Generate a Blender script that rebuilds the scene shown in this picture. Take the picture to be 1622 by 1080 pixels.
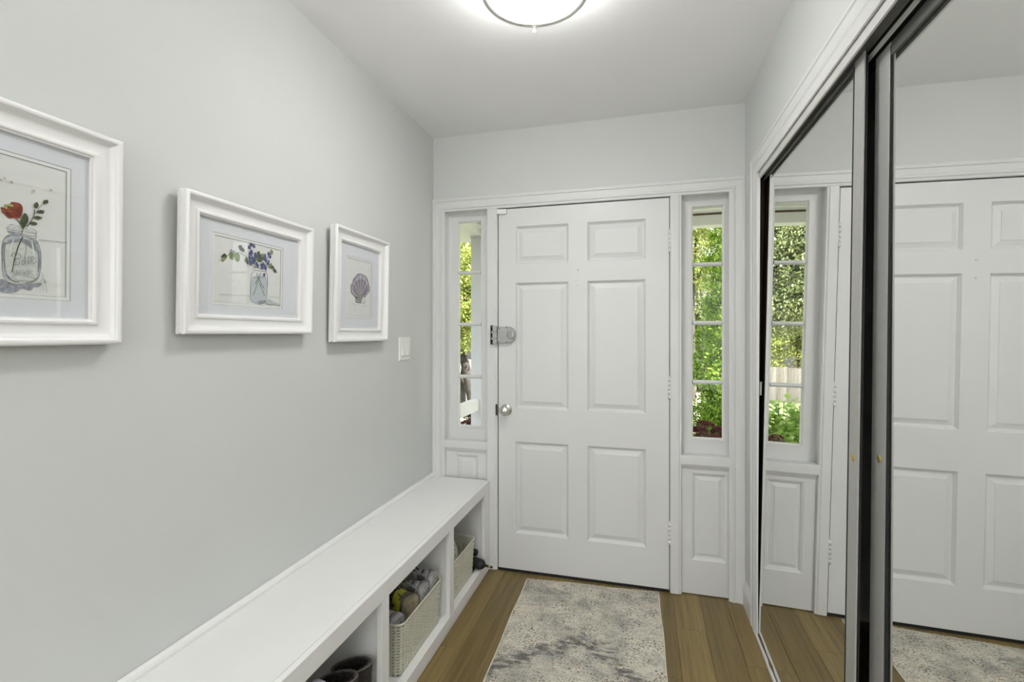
import bpy, bmesh, math, random
from mathutils import Vector, Matrix
random.seed(7)
R = math.radians
PI = math.pi
for o in list(bpy.data.objects):
    bpy.data.objects.remove(o, do_unlink=True)
scene = bpy.context.scene
COL = scene.collection

# ------------------------------------------------------------------ camera, sky, sun, exposure
CAM_H = 1.3331
cam_data = bpy.data.cameras.new('camera')
cam_data.sensor_width = 36.0
cam_data.lens = 36.0 * 756.5638 / 1622.0
cam_data.shift_y = -(540 - 529.25) / 1622.0
cam_data.clip_start = 0.02
cam = bpy.data.objects.new('camera', cam_data)
cam.location = (0, 0, CAM_H)
cam.rotation_euler = (R(90), 0, 0.263)
COL.objects.link(cam)
scene.camera = cam

scene.view_settings.view_transform = 'Standard'
scene.view_settings.look = 'None'
scene.view_settings.gamma = 1.0
scene.view_settings.use_curve_mapping = False
scene.view_settings.exposure = 1.70

SUN_DIR = Vector((0.80, -0.38, 0.72)).normalized()       # towards the sun
world = bpy.data.worlds.new('sky'); scene.world = world; world.use_nodes = True
wn = world.node_tree.nodes; wl = world.node_tree.links
for n in list(wn): wn.remove(n)
wo = wn.new('ShaderNodeOutputWorld'); bg = wn.new('ShaderNodeBackground')
sky = wn.new('ShaderNodeTexSky'); sky.sky_type = 'NISHITA'; sky.sun_disc = False
sky.sun_elevation = math.asin(SUN_DIR.z); sky.sun_rotation = math.atan2(SUN_DIR.x, SUN_DIR.y)
sky.dust_density = 3.0; sky.air_density = 1.0
bg.inputs['Strength'].default_value = 0.185
hs_ = wn.new('ShaderNodeHueSaturation'); hs_.inputs['Saturation'].default_value = .30
wl.new(sky.outputs[0], hs_.inputs['Color']); wl.new(hs_.outputs[0], bg.inputs[0]); wl.new(bg.outputs[0], wo.inputs[0])

sun_data = bpy.data.lights.new('sun', 'SUN'); sun_data.energy = 6.4; sun_data.angle = R(0.6)
sun_data.color = (1.0, 0.95, 0.86)
sun = bpy.data.objects.new('sun', sun_data); COL.objects.link(sun)
sun.rotation_euler = SUN_DIR.to_track_quat('Z', 'Y').to_euler(); sun.location = (6, -2, 8)

def area(name, loc, rot, sx, sy, energy, color=(1, 1, 1)):
    d = bpy.data.lights.new(name, 'AREA'); d.shape = 'RECTANGLE'; d.size = sx; d.size_y = sy
    d.energy = energy; d.color = color
    o = bpy.data.objects.new(name, d); o.location = loc; o.rotation_euler = rot; COL.objects.link(o); return o
# added fill light behind the camera, set at the opening in the rear wall
area('rear_fill', (-0.35, -3.35, 1.35), (R(105), 0, 0), 1.5, 1.9, 9, (0.98, 0.99, 1.0))
up = bpy.data.lights.new('hall_fill_point', 'POINT'); up.energy = 4; up.color = (1.0, 0.98, 0.94); up.shadow_soft_size = 0.24  # added fill point behind the camera, no known lamp there
upo = bpy.data.objects.new('hall_fill_point', up); upo.location = (-0.20, -1.35, 1.70); COL.objects.link(upo)
fill_spot = bpy.data.lights.new('ceiling_fill_spot', 'SPOT'); fill_spot.energy = 15; fill_spot.color = (1.0, 0.99, 0.97); fill_spot.shadow_soft_size = 0.14  # added upward fill spot, brightens the ceiling
fill_spot.spot_size = R(165); fill_spot.spot_blend = 0.5
fill_spot_o = bpy.data.objects.new('ceiling_fill_spot', fill_spot); fill_spot_o.location = (0.0, -0.5, 1.62); fill_spot_o.rotation_euler = (R(180), 0, 0); COL.objects.link(fill_spot_o)
LAMP_STRENGTH = 11.5

# ------------------------------------------------------------------ key measures (metres)
D = 2.5916          # front wall plane (entry door side)
XL, XR = -1.176, 0.501
ZC = 2.483

# ------------------------------------------------------------------ node helpers
def new_mat(name):
    m = bpy.data.materials.new(name); m.use_nodes = True
    nt = m.node_tree
    for n in list(nt.nodes): nt.nodes.remove(n)
    out = nt.nodes.new('ShaderNodeOutputMaterial')
    return m, nt, out
def bsdf(nt, out, col=(.8, .8, .8), rough=.5, metal=0., spec=.5):
    b = nt.nodes.new('ShaderNodeBsdfPrincipled')
    b.inputs['Base Color'].default_value = (*col, 1); b.inputs['Roughness'].default_value = rough
    b.inputs['Metallic'].default_value = metal; b.inputs['Specular IOR Level'].default_value = spec
    nt.links.new(b.outputs[0], out.inputs[0]); return b
def noise(nt, scale, detail=2., rough=.5, coord='Object', stretch=None):
    tc = nt.nodes.new('ShaderNodeTexCoord'); n = nt.nodes.new('ShaderNodeTexNoise')
    n.inputs['Scale'].default_value = scale; n.inputs['Detail'].default_value = detail; n.inputs['Roughness'].default_value = rough
    src = tc.outputs[coord]
    if stretch:
        mp = nt.nodes.new('ShaderNodeMapping'); mp.inputs['Scale'].default_value = stretch
        nt.links.new(src, mp.inputs[0]); src = mp.outputs[0]
    nt.links.new(src, n.inputs['Vector']); return n
def ramp(nt, src, stops):
    r = nt.nodes.new('ShaderNodeValToRGB'); e = r.color_ramp.elements
    while len(e) < len(stops): e.new(0.5)
    for el, (p, c) in zip(e, stops): el.position = p; el.color = (*c, 1) if len(c) == 3 else c
    nt.links.new(src, r.inputs[0]); return r
def mix(nt, fac, a, b, mode='MIX'):
    m = nt.nodes.new('ShaderNodeMix'); m.data_type = 'RGBA'; m.blend_type = mode
    for sock, v in ((m.inputs[0], fac), (m.inputs[6], a), (m.inputs[7], b)):
        if hasattr(v, 'is_linked') or hasattr(v, 'links'): nt.links.new(v, sock)
        elif isinstance(v, (int, float)): sock.default_value = v
        else: sock.default_value = (*v, 1)
    return m.outputs[2]
def math_n(nt, op, a, b=None, c=None):
    m = nt.nodes.new('ShaderNodeMath'); m.operation = op
    for i, v in enumerate((a, b, c)):
        if v is None: continue
        if isinstance(v, (int, float)): m.inputs[i].default_value = v
        else: nt.links.new(v, m.inputs[i])
    return m.outputs[0]
def bump(nt, b, src, strength, dist=.002):
    n = nt.nodes.new('ShaderNodeBump'); n.inputs['Strength'].default_value = strength; n.inputs['Distance'].default_value = dist
    nt.links.new(src, n.inputs['Height']); nt.links.new(n.outputs[0], b.inputs['Normal'])

def paint(name, col, rough, bscale=180., bstr=.12, var=.03, spec=.4):
    m, nt, out = new_mat(name); b = bsdf(nt, out, col, rough, spec=spec)
    n1 = noise(nt, 3.0, 3.0)
    lo = tuple(max(0, c*(1-var)) for c in col); hi = tuple(min(1, c*(1+var*.5)) for c in col)
    r = ramp(nt, n1.outputs[0], [(.3, lo), (.7, hi)]); nt.links.new(r.outputs[0], b.inputs['Base Color'])
    n2 = noise(nt, bscale, 3.0); bump(nt, b, n2.outputs[0], bstr, .001)
    return m
def plain(name, col, rough=.5, metal=0., spec=.5, var=.08, nscale=25., bstr=.0, bscale=80.):
    m, nt, out = new_mat(name); b = bsdf(nt, out, col, rough, metal, spec)
    n1 = noise(nt, nscale, 3.0)
    r = ramp(nt, n1.outputs[0], [(.3, tuple(c*(1-var) for c in col)), (.7, tuple(min(1, c*(1+var)) for c in col))])
    nt.links.new(r.outputs[0], b.inputs['Base Color'])
    if bstr: n2 = noise(nt, bscale, 3.0); bump(nt, b, n2.outputs[0], bstr, .002)
    return m

M = {}
M['wall'] = paint('light_grey_wall_paint', (.645, .66, .645), .75, 260, .14, .015, .25)
M['ceiling'] = paint('white_ceiling_paint', (.90, .90, .90), .85, 200, .18, .012, .2)
M['trim'] = paint('white_gloss_trim_paint', (.70, .705, .70), .38, 90, .06, .018, .45)
M['bench'] = paint('white_bench_paint', (.83, .83, .82), .42, 70, .07, .02, .4)
M['frame_white'] = paint('white_frame_lacquer', (.83, .83, .825), .34, 120, .03, .01, .45)
M['plastic_white'] = paint('white_switch_plastic', (.82, .82, .80), .3, 100, .0, .01, .5)
M['nickel'] = plain('satin_nickel', (.66, .65, .61), .32, 1.0, var=.05)
M['lock_grey'] = plain('grey_lock_enamel', (.40, .40, .395), .38, .35, var=.05)
M['dark_metal'] = plain('dark_bronze_metal', (.045, .042, .04), .45, .6)
M['black_gap'] = plain('black_rubber_and_gap_shade', (.012, .011, .010), .7)  # black parts; also stands in for shade in door and track gaps
M['alu'] = plain('satin_aluminium', (.40, .40, .385), .48, .25, var=.03, nscale=60)
M['alu_bright'] = plain('bright_aluminium', (.66, .66, .64), .42, .2, var=.02, nscale=60)
M['alu_dark'] = plain('dull_grey_aluminium', (.13, .13, .12), .5, .5, var=.1)
M['brass'] = plain('brass_plug', (.50, .37, .10), .4, .7)
M['closet'] = paint('closet_wall_paint', (.35, .30, .26), .85)
M['jamb_wood'] = None
M['black_plastic'] = plain('black_tool_plastic', (.008, .008, .009), .55, bstr=.05)
M['concrete'] = plain('porch_concrete', (.70, .69, .67), .85, var=.15, nscale=8, bstr=.2)
M['ext_white'] = paint('white_exterior_paint', (.80, .80, .80), .55, 60, .06)
M['bark'] = plain('grey_brown_bark', (.05, .042, .038), .9, var=.5, nscale=18, bstr=.8, bscale=30)
M['siding'] = plain('purple_grey_siding', (.25, .23, .28), .8, var=.1)
M['shingle'] = plain('dark_roof_shingle', (.16, .16, .18), .9, var=.3, nscale=10)
M['house_glass'] = plain('dark_house_window', (.03, .035, .04), .1)

def wood(name, c0, c1, rough, sx=9., sy=.8, sz=9., rnd=.25, spec=.4, bs=.12):
    m, nt, out = new_mat(name); b = bsdf(nt, out, c0, rough, spec=spec)
    oi = nt.nodes.new('ShaderNodeObjectInfo')
    tc = nt.nodes.new('ShaderNodeTexCoord'); mp = nt.nodes.new('ShaderNodeMapping'); mp.inputs['Scale'].default_value = (sx, sy, sz)
    nt.links.new(tc.outputs['Object'], mp.inputs[0])
    off = nt.nodes.new('ShaderNodeCombineXYZ')
    k = math_n(nt, 'MULTIPLY', oi.outputs['Random'], 37.0)
    for i in range(3): nt.links.new(k, off.inputs[i])
    va = nt.nodes.new('ShaderNodeVectorMath'); va.operation = 'ADD'
    nt.links.new(mp.outputs[0], va.inputs[0]); nt.links.new(off.outputs[0], va.inputs[1])
    n1 = nt.nodes.new('ShaderNodeTexNoise'); n1.inputs['Scale'].default_value = 2.2; n1.inputs['Detail'].default_value = 5; n1.inputs['Roughness'].default_value = .62
    n1.inputs['Distortion'].default_value = .6
    nt.links.new(va.outputs[0], n1.inputs['Vector'])
    n2 = nt.nodes.new('ShaderNodeTexNoise'); n2.inputs['Scale'].default_value = 14; n2.inputs['Detail'].default_value = 4
    nt.links.new(va.outputs[0], n2.inputs['Vector'])
    dark = tuple(c*.55 for c in c0)
    r1 = ramp(nt, n1.outputs[0], [(.28, c0), (.5, tuple((a+b_)/2 for a, b_ in zip(c0, c1))), (.72, c1)])
    r2 = ramp(nt, n2.outputs[0], [(.30, dark), (.46, (1, 1, 1))])
    c = mix(nt, .36, r1.outputs[0], r2.outputs[0], 'MULTIPLY')
    tone = ramp(nt, oi.outputs['Random'], [(0, (1-rnd,)*3), (1, (1+rnd*.4,)*3)])
    c = mix(nt, 1.0, c, tone.outputs[0], 'MULTIPLY')
    nt.links.new(c, b.inputs['Base Color']); bump(nt, b, n2.outputs[0], bs, .0008)
    return m
M['floor_wood'] = wood('brown_wood_floor', (.152, .104, .037), (.305, .222, .086), .38, 10., .28, 10., .28)
M['jamb_wood'] = wood('dark_stained_jamb_wood', (.050, .026, .012), (.11, .062, .028), .5, 40, 40, 1.5)
M['raw_wood'] = wood('bare_brown_wood', (.16, .085, .03), (.30, .17, .07), .7, 30, 3, 30)
M['fence_wood'] = wood('weathered_pale_fence_wood', (.36, .32, .28), (.56, .52, .47), .85, 9, 9, .8, .2, .1)

def mirror_mat():
    m, nt, out = new_mat('silvered_mirror_glass')
    g = nt.nodes.new('ShaderNodeBsdfGlossy'); g.inputs['Roughness'].default_value = 0.0
    n = noise(nt, 26, 5, .7); n.inputs['Distortion'].default_value = .5
    r = ramp(nt, n.outputs[0], [(.70, (.885, .895, .88)), (.82, (.80, .81, .79))])
    nt.links.new(r.outputs[0], g.inputs['Color']); nt.links.new(g.outputs[0], out.inputs[0]); return m
M['mirror'] = mirror_mat()
def glass_mat(name, tint, ior):
    m, nt, out = new_mat(name)
    t = nt.nodes.new('ShaderNodeBsdfTransparent'); t.inputs[0].default_value = (*tint, 1)
    g = nt.nodes.new('ShaderNodeBsdfGlossy'); g.inputs['Roughness'].default_value = 0.0
    lw = nt.nodes.new('ShaderNodeLayerWeight'); lw.inputs['Blend'].default_value = .5
    f0 = ((ior-1)/(ior+1))**2
    f = math_n(nt, 'MULTIPLY_ADD', math_n(nt, 'POWER', lw.outputs['Facing'], 5.0), 1-f0, f0)
    mx = nt.nodes.new('ShaderNodeMixShader')
    nt.links.new(f, mx.inputs[0]); nt.links.new(t.outputs[0], mx.inputs[1]); nt.links.new(g.outputs[0], mx.inputs[2])
    nt.links.new(mx.outputs[0], out.inputs[0]); return m
M['pane'] = glass_mat('window_pane_glass', (.97, .98, .975), 1.22)
M['frame_glass'] = glass_mat('picture_glass', (.97, .975, .98), 1.5)
def emit_mat(name, col, s):
    m, nt, out = new_mat(name); e = nt.nodes.new('ShaderNodeEmission'); e.inputs[0].default_value = (*col, 1); e.inputs[1].default_value = s
    nt.links.new(e.outputs[0], out.inputs[0]); return m
M['lamp'] = emit_mat('lit_opal_glass', (1.0, .988, .972), LAMP_STRENGTH)
M['lamp_side'] = emit_mat('lit_opal_drum', (1.0, .988, .972), LAMP_STRENGTH*.85)

def leaf_mat(name, cols, trans=.45, rough=.5):
    m, nt, out = new_mat(name)
    gi = nt.nodes.new('ShaderNodeNewGeometry')
    n = len(cols); r = ramp(nt, gi.outputs['Random Per Island'], [(i/(n-1), c) for i, c in enumerate(cols)])
    d = nt.nodes.new('ShaderNodeBsdfDiffuse'); t = nt.nodes.new('ShaderNodeBsdfTranslucent'); g = nt.nodes.new('ShaderNodeBsdfGlossy')
    g.inputs['Roughness'].default_value = rough
    nt.links.new(r.outputs[0], d.inputs[0]); nt.links.new(r.outputs[0], t.inputs[0])
    mx = nt.nodes.new('ShaderNodeMixShader'); mx.inputs[0].default_value = trans
    nt.links.new(d.outputs[0], mx.inputs[1]); nt.links.new(t.outputs[0], mx.inputs[2])
    m2 = nt.nodes.new('ShaderNodeMixShader'); m2.inputs[0].default_value = .05
    nt.links.new(mx.outputs[0], m2.inputs[1]); nt.links.new(g.outputs[0], m2.inputs[2])
    nt.links.new(m2.outputs[0], out.inputs[0]); return m
M['cedar'] = leaf_mat('bright_cedar_foliage', [(.06, .14, .012), (.24, .42, .03), (.52, .72, .06), (.14, .28, .02)], .12)
M['leaf_yellow'] = leaf_mat('yellow_green_leaf', [(.16, .26, .05), (.36, .46, .10), (.52, .54, .16), (.26, .34, .07), (.40, .28, .10)], .5)
M['leaf_dark'] = leaf_mat('dark_maple_leaf', [(.06, .08, .03), (.12, .14, .05), (.24, .22, .10), (.20, .11, .07)], .4)
M['leaf_mid'] = leaf_mat('mid_green_leaf', [(.08, .12, .045), (.20, .25, .09), (.46, .50, .26), (.13, .18, .06)], .45)
M['leaf_big'] = leaf_mat('light_green_shrub_leaf', [(.24, .42, .06), (.42, .60, .12), (.52, .66, .20), (.18, .34, .06)], .45)
M['sedum'] = leaf_mat('dark_red_sedum_flower', [(.10, .018, .022), (.17, .035, .04), (.22, .06, .06), (.07, .015, .025)], .2)
M['sedum_stem'] = plain('sedum_stem_green', (.16, .24, .10), .6)
M['grass'] = leaf_mat('lawn_grass', [(.18, .30, .06), (.32, .44, .12), (.42, .50, .18)], .4)
M['soil_grass'] = plain('lawn_ground', (.33, .33, .22), .95, var=.35, nscale=6, bstr=.5, bscale=40)

# ------------------------------------------------------------------ mesh helpers
class MB:
    def __init__(s): s.v = []; s.f = []; s.mi = []; s.sm = []
    def add(s, vs, fs, mi=0, smooth=False):
        b = len(s.v); s.v += [tuple(p) for p in vs]
        for f in fs: s.f.append(tuple(b+i for i in f)); s.mi.append(mi); s.sm.append(smooth)
        return s
    def box(s, x0, x1, y0, y1, z0, z1, mi=0):
        vs = [(x, y, z) for z in (z0, z1) for y in (y0, y1) for x in (x0, x1)]
        return s.add(vs, [(0, 2, 3, 1), (4, 5, 7, 6), (0, 1, 5, 4), (2, 6, 7, 3), (0, 4, 6, 2), (1, 3, 7, 5)], mi)
    def hexa(s, pts, mi=0):      # 8 points ordered like box
        return s.add(pts, [(0, 2, 3, 1), (4, 5, 7, 6), (0, 1, 5, 4), (2, 6, 7, 3), (0, 4, 6, 2), (1, 3, 7, 5)], mi)
    def tube(s, pts, r, n=8, mi=0, caps=True, smooth=True):
        pts = [Vector(p) for p in pts]; rs = r if isinstance(r, (list, tuple)) else [r]*len(pts)
        rings = []; up = Vector((0, 0, 1))
        for i, p in enumerate(pts):
            t = (pts[min(i+1, len(pts)-1)] - pts[max(i-1, 0)]).normalized()
            a = t.cross(up)
            if a.length < .05: a = t.cross(Vector((1, 0, 0)))
            a.normalize(); b = t.cross(a).normalized()
            rings.append([p + a*rs[i]*math.cos(2*PI*k/n) + b*rs[i]*math.sin(2*PI*k/n) for k in range(n)])
        vs = [q for rg in rings for q in rg]; fs = []
        for i in range(len(pts)-1):
            for k in range(n):
                fs.append((i*n+k, i*n+(k+1) % n, (i+1)*n+(k+1) % n, (i+1)*n+k))
        s.add(vs, fs, mi, smooth)
        if caps:
            s.add(rings[0], [tuple(range(n))[::-1]], mi); s.add(rings[-1], [tuple(range(n))], mi)
        return s
    def lathe(s, prof, c, axis='Z', n=24, mi=0, smooth=True, sx=1., sy=1.):
        vs = []; fs = []
        for (r, h) in prof:
            for k in range(n):
                a = 2*PI*k/n; p, q = r*math.cos(a)*sx, r*math.sin(a)*sy
                if axis == 'Z': vs.append((c[0]+p, c[1]+q, c[2]+h))
                elif axis == 'Y': vs.append((c[0]+p, c[1]+h, c[2]+q))
                else: vs.append((c[0]+h, c[1]+p, c[2]+q))
        for i in range(len(prof)-1):
            for k in range(n): fs.append((i*n+k, i*n+(k+1) % n, (i+1)*n+(k+1) % n, (i+1)*n+k))
        return s.add(vs, fs, mi, smooth)
    def sweep(s, path, prof, to3, closed=False, side=1, smooth=False, mi=0):
        """mitred sweep: path of 2D corners, prof [(offset, height)], to3(a,b,h)->3D"""
        n = len(path); P = [Vector((p[0], p[1])) for p in path]; rings = []
        for i in range(n):
            if closed or 0 < i < n-1:
                d0 = (P[i]-P[i-1]).normalized(); d1 = (P[(i+1) % n]-P[i]).normalized()
            elif i == 0: d0 = d1 = (P[1]-P[0]).normalized()
            else: d0 = d1 = (P[-1]-P[-2]).normalized()
            n0 = Vector((-d0.y, d0.x))*side; n1 = Vector((-d1.y, d1.x))*side
            m = (n0+n1); m = m/m.length_squared*2
            rings.append([to3(P[i].x+m.x*o, P[i].y+m.y*o, h) for (o, h) in prof])
        k = len(prof); vs = [q for r in rings for q in r]; fs = []
        for i in range(n if closed else n-1):
            j = (i+1) % n
            for a in range(k-1): fs.append((i*k+a, i*k+a+1, j*k+a+1, j*k+a))
        return s.add(vs, fs, mi, smooth)
    def mesh(s, name, mats, org=(0, 0, 0), auto=None):
        me = bpy.data.meshes.new(name)
        me.from_pydata([(p[0]-org[0], p[1]-org[1], p[2]-org[2]) for p in s.v], [], s.f); me.update()
        for m in mats: me.materials.append(m)
        me.polygons.foreach_set('material_index', s.mi); me.polygons.foreach_set('use_smooth', s.sm)
        bm = bmesh.new(); bm.from_mesh(me); bmesh.ops.recalc_face_normals(bm, faces=bm.faces); bm.to_mesh(me); bm.free()
        if auto: me.polygons.foreach_set('use_smooth', [True]*len(me.polygons)); me.set_sharp_from_angle(angle=R(auto))
        return me

def world_org(o):
    v = Vector((0, 0, 0))
    while o is not None: v += o.location; o = o.parent
    return v
def obj(name, mb, mat, parent=None, loc=None, bevel=0., seg=2, kind=None, raw=False, auto=None, local=False):
    """links one mesh object; vertices given in world metres (before any rotation of the root) unless local"""
    mats = mat if isinstance(mat, list) else [mat]
    base = world_org(parent) if parent else Vector((0, 0, 0))
    l = Vector(loc) if loc is not None else base.copy()
    me = mb.mesh(name, mats, (0, 0, 0) if local else l, auto)
    o = bpy.data.objects.new(name, me); COL.objects.link(o)
    o.location = l - base if not local else (l if loc is not None else (0, 0, 0))
    if parent: o.parent = parent
    if bevel:
        b = o.modifiers.new('bevel', 'BEVEL'); b.width = bevel; b.segments = seg; b.limit_method = 'ANGLE'; b.angle_limit = R(40)
    if kind: o['kind'] = kind
    return o
def empty(name, loc=(0, 0, 0), kind=None, label=None, cat=None, group=None):
    o = bpy.data.objects.new(name, None); o.empty_display_size = .1; o.location = loc; COL.objects.link(o)
    tag(o, label, cat, group, kind); return o
def tag(o, label=None, cat=None, group=None, kind=None):
    if kind: o['kind'] = kind
    if label: o['label'] = label
    if cat: o['category'] = cat
    if group: o['group'] = group
    return o
def box(name, x0, x1, y0, y1, z0, z1, mat, parent=None, bevel=0., kind=None):
    c = ((x0+x1)/2, (y0+y1)/2, (z0+z1)/2)
    return obj(name, MB().box(x0, x1, y0, y1, z0, z1), mat, parent, c, bevel, 2, kind)
S = 'structure'

# image-frame measurement helper: where a pixel's sight line meets a plane x = const (used to read off the prints)
def on_x(u, v, x):
    a = (u-811)/756.5638; b = (529.25-v)/756.5638
    dx = a*math.cos(.263)-math.sin(.263); dy = math.cos(.263)+a*math.sin(.263); t = x/dx
    return (dy*t, CAM_H+b*t)

# ================================================================== ROOM SHELL
YB = -3.4                       # rear end of the hall behind the camera
obj('floor', MB().box(XL-.12, 1.3, YB, D+.14, -.12, -.012), M['floor_wood'], kind=S)
floor_o = bpy.data.objects['floor']
obj('ceiling', MB().box(XL-.12, 1.3, YB, D+.2, ZC, ZC+.14), M['ceiling'], kind=S)
obj('wall_left', MB().box(XL-.12, XL, YB, D+.12, -.12, ZC), M['wall'], kind=S)
mb = MB().box(XL, XR, D, D+.12, 2.085, ZC).box(XR, 5.0, D, D+.12, -.3, ZC)
obj('wall_front', mb, M['wall'], kind=S)
# closet wall: over the opening, the short return by the entry door, and the hall side behind the camera
CY1, CY0 = 2.402, -0.15          # closet opening far / near jamb
mb = MB().box(XR, XR+.10, CY0-.04, CY1+.02, 2.07, ZC).box(XR, XR+.10, CY1+.02, D, 0, ZC).box(XR, XR+.10, YB, CY0-.04, 0, ZC)
obj('wall_right', mb, M['wall'], kind=S)
mb = MB().box(1.2, 1.3, CY0-.1, D, 0, ZC).box(.60, 1.2, CY0-.1, CY0-.04, 0, ZC)
obj('wall_closet', mb, M['closet'], kind=S)
mb = MB().box(XL, -1.12, YB-.1, YB, 0, ZC).box(.42, XR, YB-.1, YB, 0, ZC).box(-1.12, .42, YB-.1, YB, 2.4, ZC).box(-1.12, .42, YB-.1, YB, 0, .5)
obj('wall_back', mb, M['wall'], kind=S)

# floor planks
plank_w = .127; joints = {0: 2.293, 1: 3.2, -1: 2.8}
meshes = {}
for i in range(-8, 4):
    x0 = .157 + i*plank_w; x1 = x0 + plank_w
    if x0 > .56 or x1 < -1.0: continue
    x1 = min(x1, .60)
    rng = random.Random(i+50)
    y = {0: 2.293, 1: 1.55, -1: 1.95, -8: 1.90, 2: 2.10}.get(i, 1.2 + rng.random()*1.1)
    ys = [y - 1.22*k for k in range(3, -1, -1)]
    ys = [max(q, -.9) for q in ys] + [D+.06]
    ys = sorted(set(ys))
    for a, b_ in zip(ys[:-1], ys[1:]):
        if b_ - a < .05: continue
        g = .0004
        box('floor_plank', x0+g, x1-g, a+g, min(b_, D+.06)-g, -.012, 0.0, M['floor_wood'], floor_o, .0006)

# baseboard between closet casing and the entry trim
bprof = [(0, 0), (.014, 0), (.014, .085), (.010, .094), (.010, .100), (.006, .112), (.003, .120), (0, .122)]
mb = MB()
vs = []; k = len(bprof)
for yy in (2.405, D):
    for o_, h in bprof: vs.append((XR-o_, yy, h))
mb.add(vs, [(a, a+1, k+a+1, k+a) for a in range(k-1)] + [tuple(range(k))[::-1], tuple(range(k, 2*k))])
obj('baseboard_right', mb, M['trim'], kind=S)

# ================================================================== ENTRY TRIM (header, side casings, mullion posts)
trim1 = empty('trim_1', (0, D, 0), S)
HZ0, HZ1 = 2.040, 2.1175
cprof = [(0, 0), (0, .020), (.006, .023), (.016, .022), (.020, .017), (.046, .013), (.050, .016), (.058, .016), (.062, .011), (.071, .010), (.0745, .006), (.0745, 0)]
xz = lambda a, b, h: (a, D-h, b)
# casing runs up the left wall, across and down the right: one mitred moulding (outer edge = path)
path = [(-1.1755, 0.0), (-1.1755, HZ1), (XR-.0005, HZ1), (XR-.0005, 0.0)]
cp_side = [(o*1.0, h) for o, h in cprof]
mb = MB().sweep(path, cprof, xz, False, -1)
obj('casing', mb, M['trim'], trim1, auto=32)
# narrow casing on the right is covered by the moulding's own width: inner edge trimmed by the jamb boxes
def post(x0, x1, name='mullion_post'):
    mb = MB(); p = [(0, .0), (0, .004), (.004, .012), (.010, .014), (x1-x0-.016, .014), (x1-x0-.010, .010), (x1-x0-.004, .010), (x1-x0, .002), (x1-x0, 0)]
    vs = []
    for zz in (0.004, HZ0+.004):
        for o_, h in p: vs.append((x0+o_, D-h, zz))
    k = len(p)
    mb.add(vs, [(a, a+1, k+a+1, k+a) for a in range(k-1)] + [tuple(range(k)), tuple(range(k, 2*k))[::-1]])
    mb.box(x0+.002, x1-.002, D, D+.11, 0.004, HZ0+.05)
    obj(name, mb, M['trim'], trim1)
post(.1455, .2035); post(-.846, -.7800)
for nm, a_ in (('gap_shade_strip', (-.7825, -.7740, D+.030, D+.06, .01, 2.05)), ('gap_shade_strip', (.1405, .1480, D+.030, D+.06, .01, 2.05)), ('gap_shade_strip', (-.78, .146, D+.030, D+.06, 2.035, 2.052))): box(nm, *a_, M['black_gap'], trim1)  # black strips stand in for the shade in the gaps around the door
box('head_jamb', XL+.02, XR-.02, D+.001, D+.11, HZ0+.006, 2.085, M['trim'], trim1)
box('threshold', -.79, .148, D+.001, D+.12, -.011, .010, M['black_gap'], trim1, .002)

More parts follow.
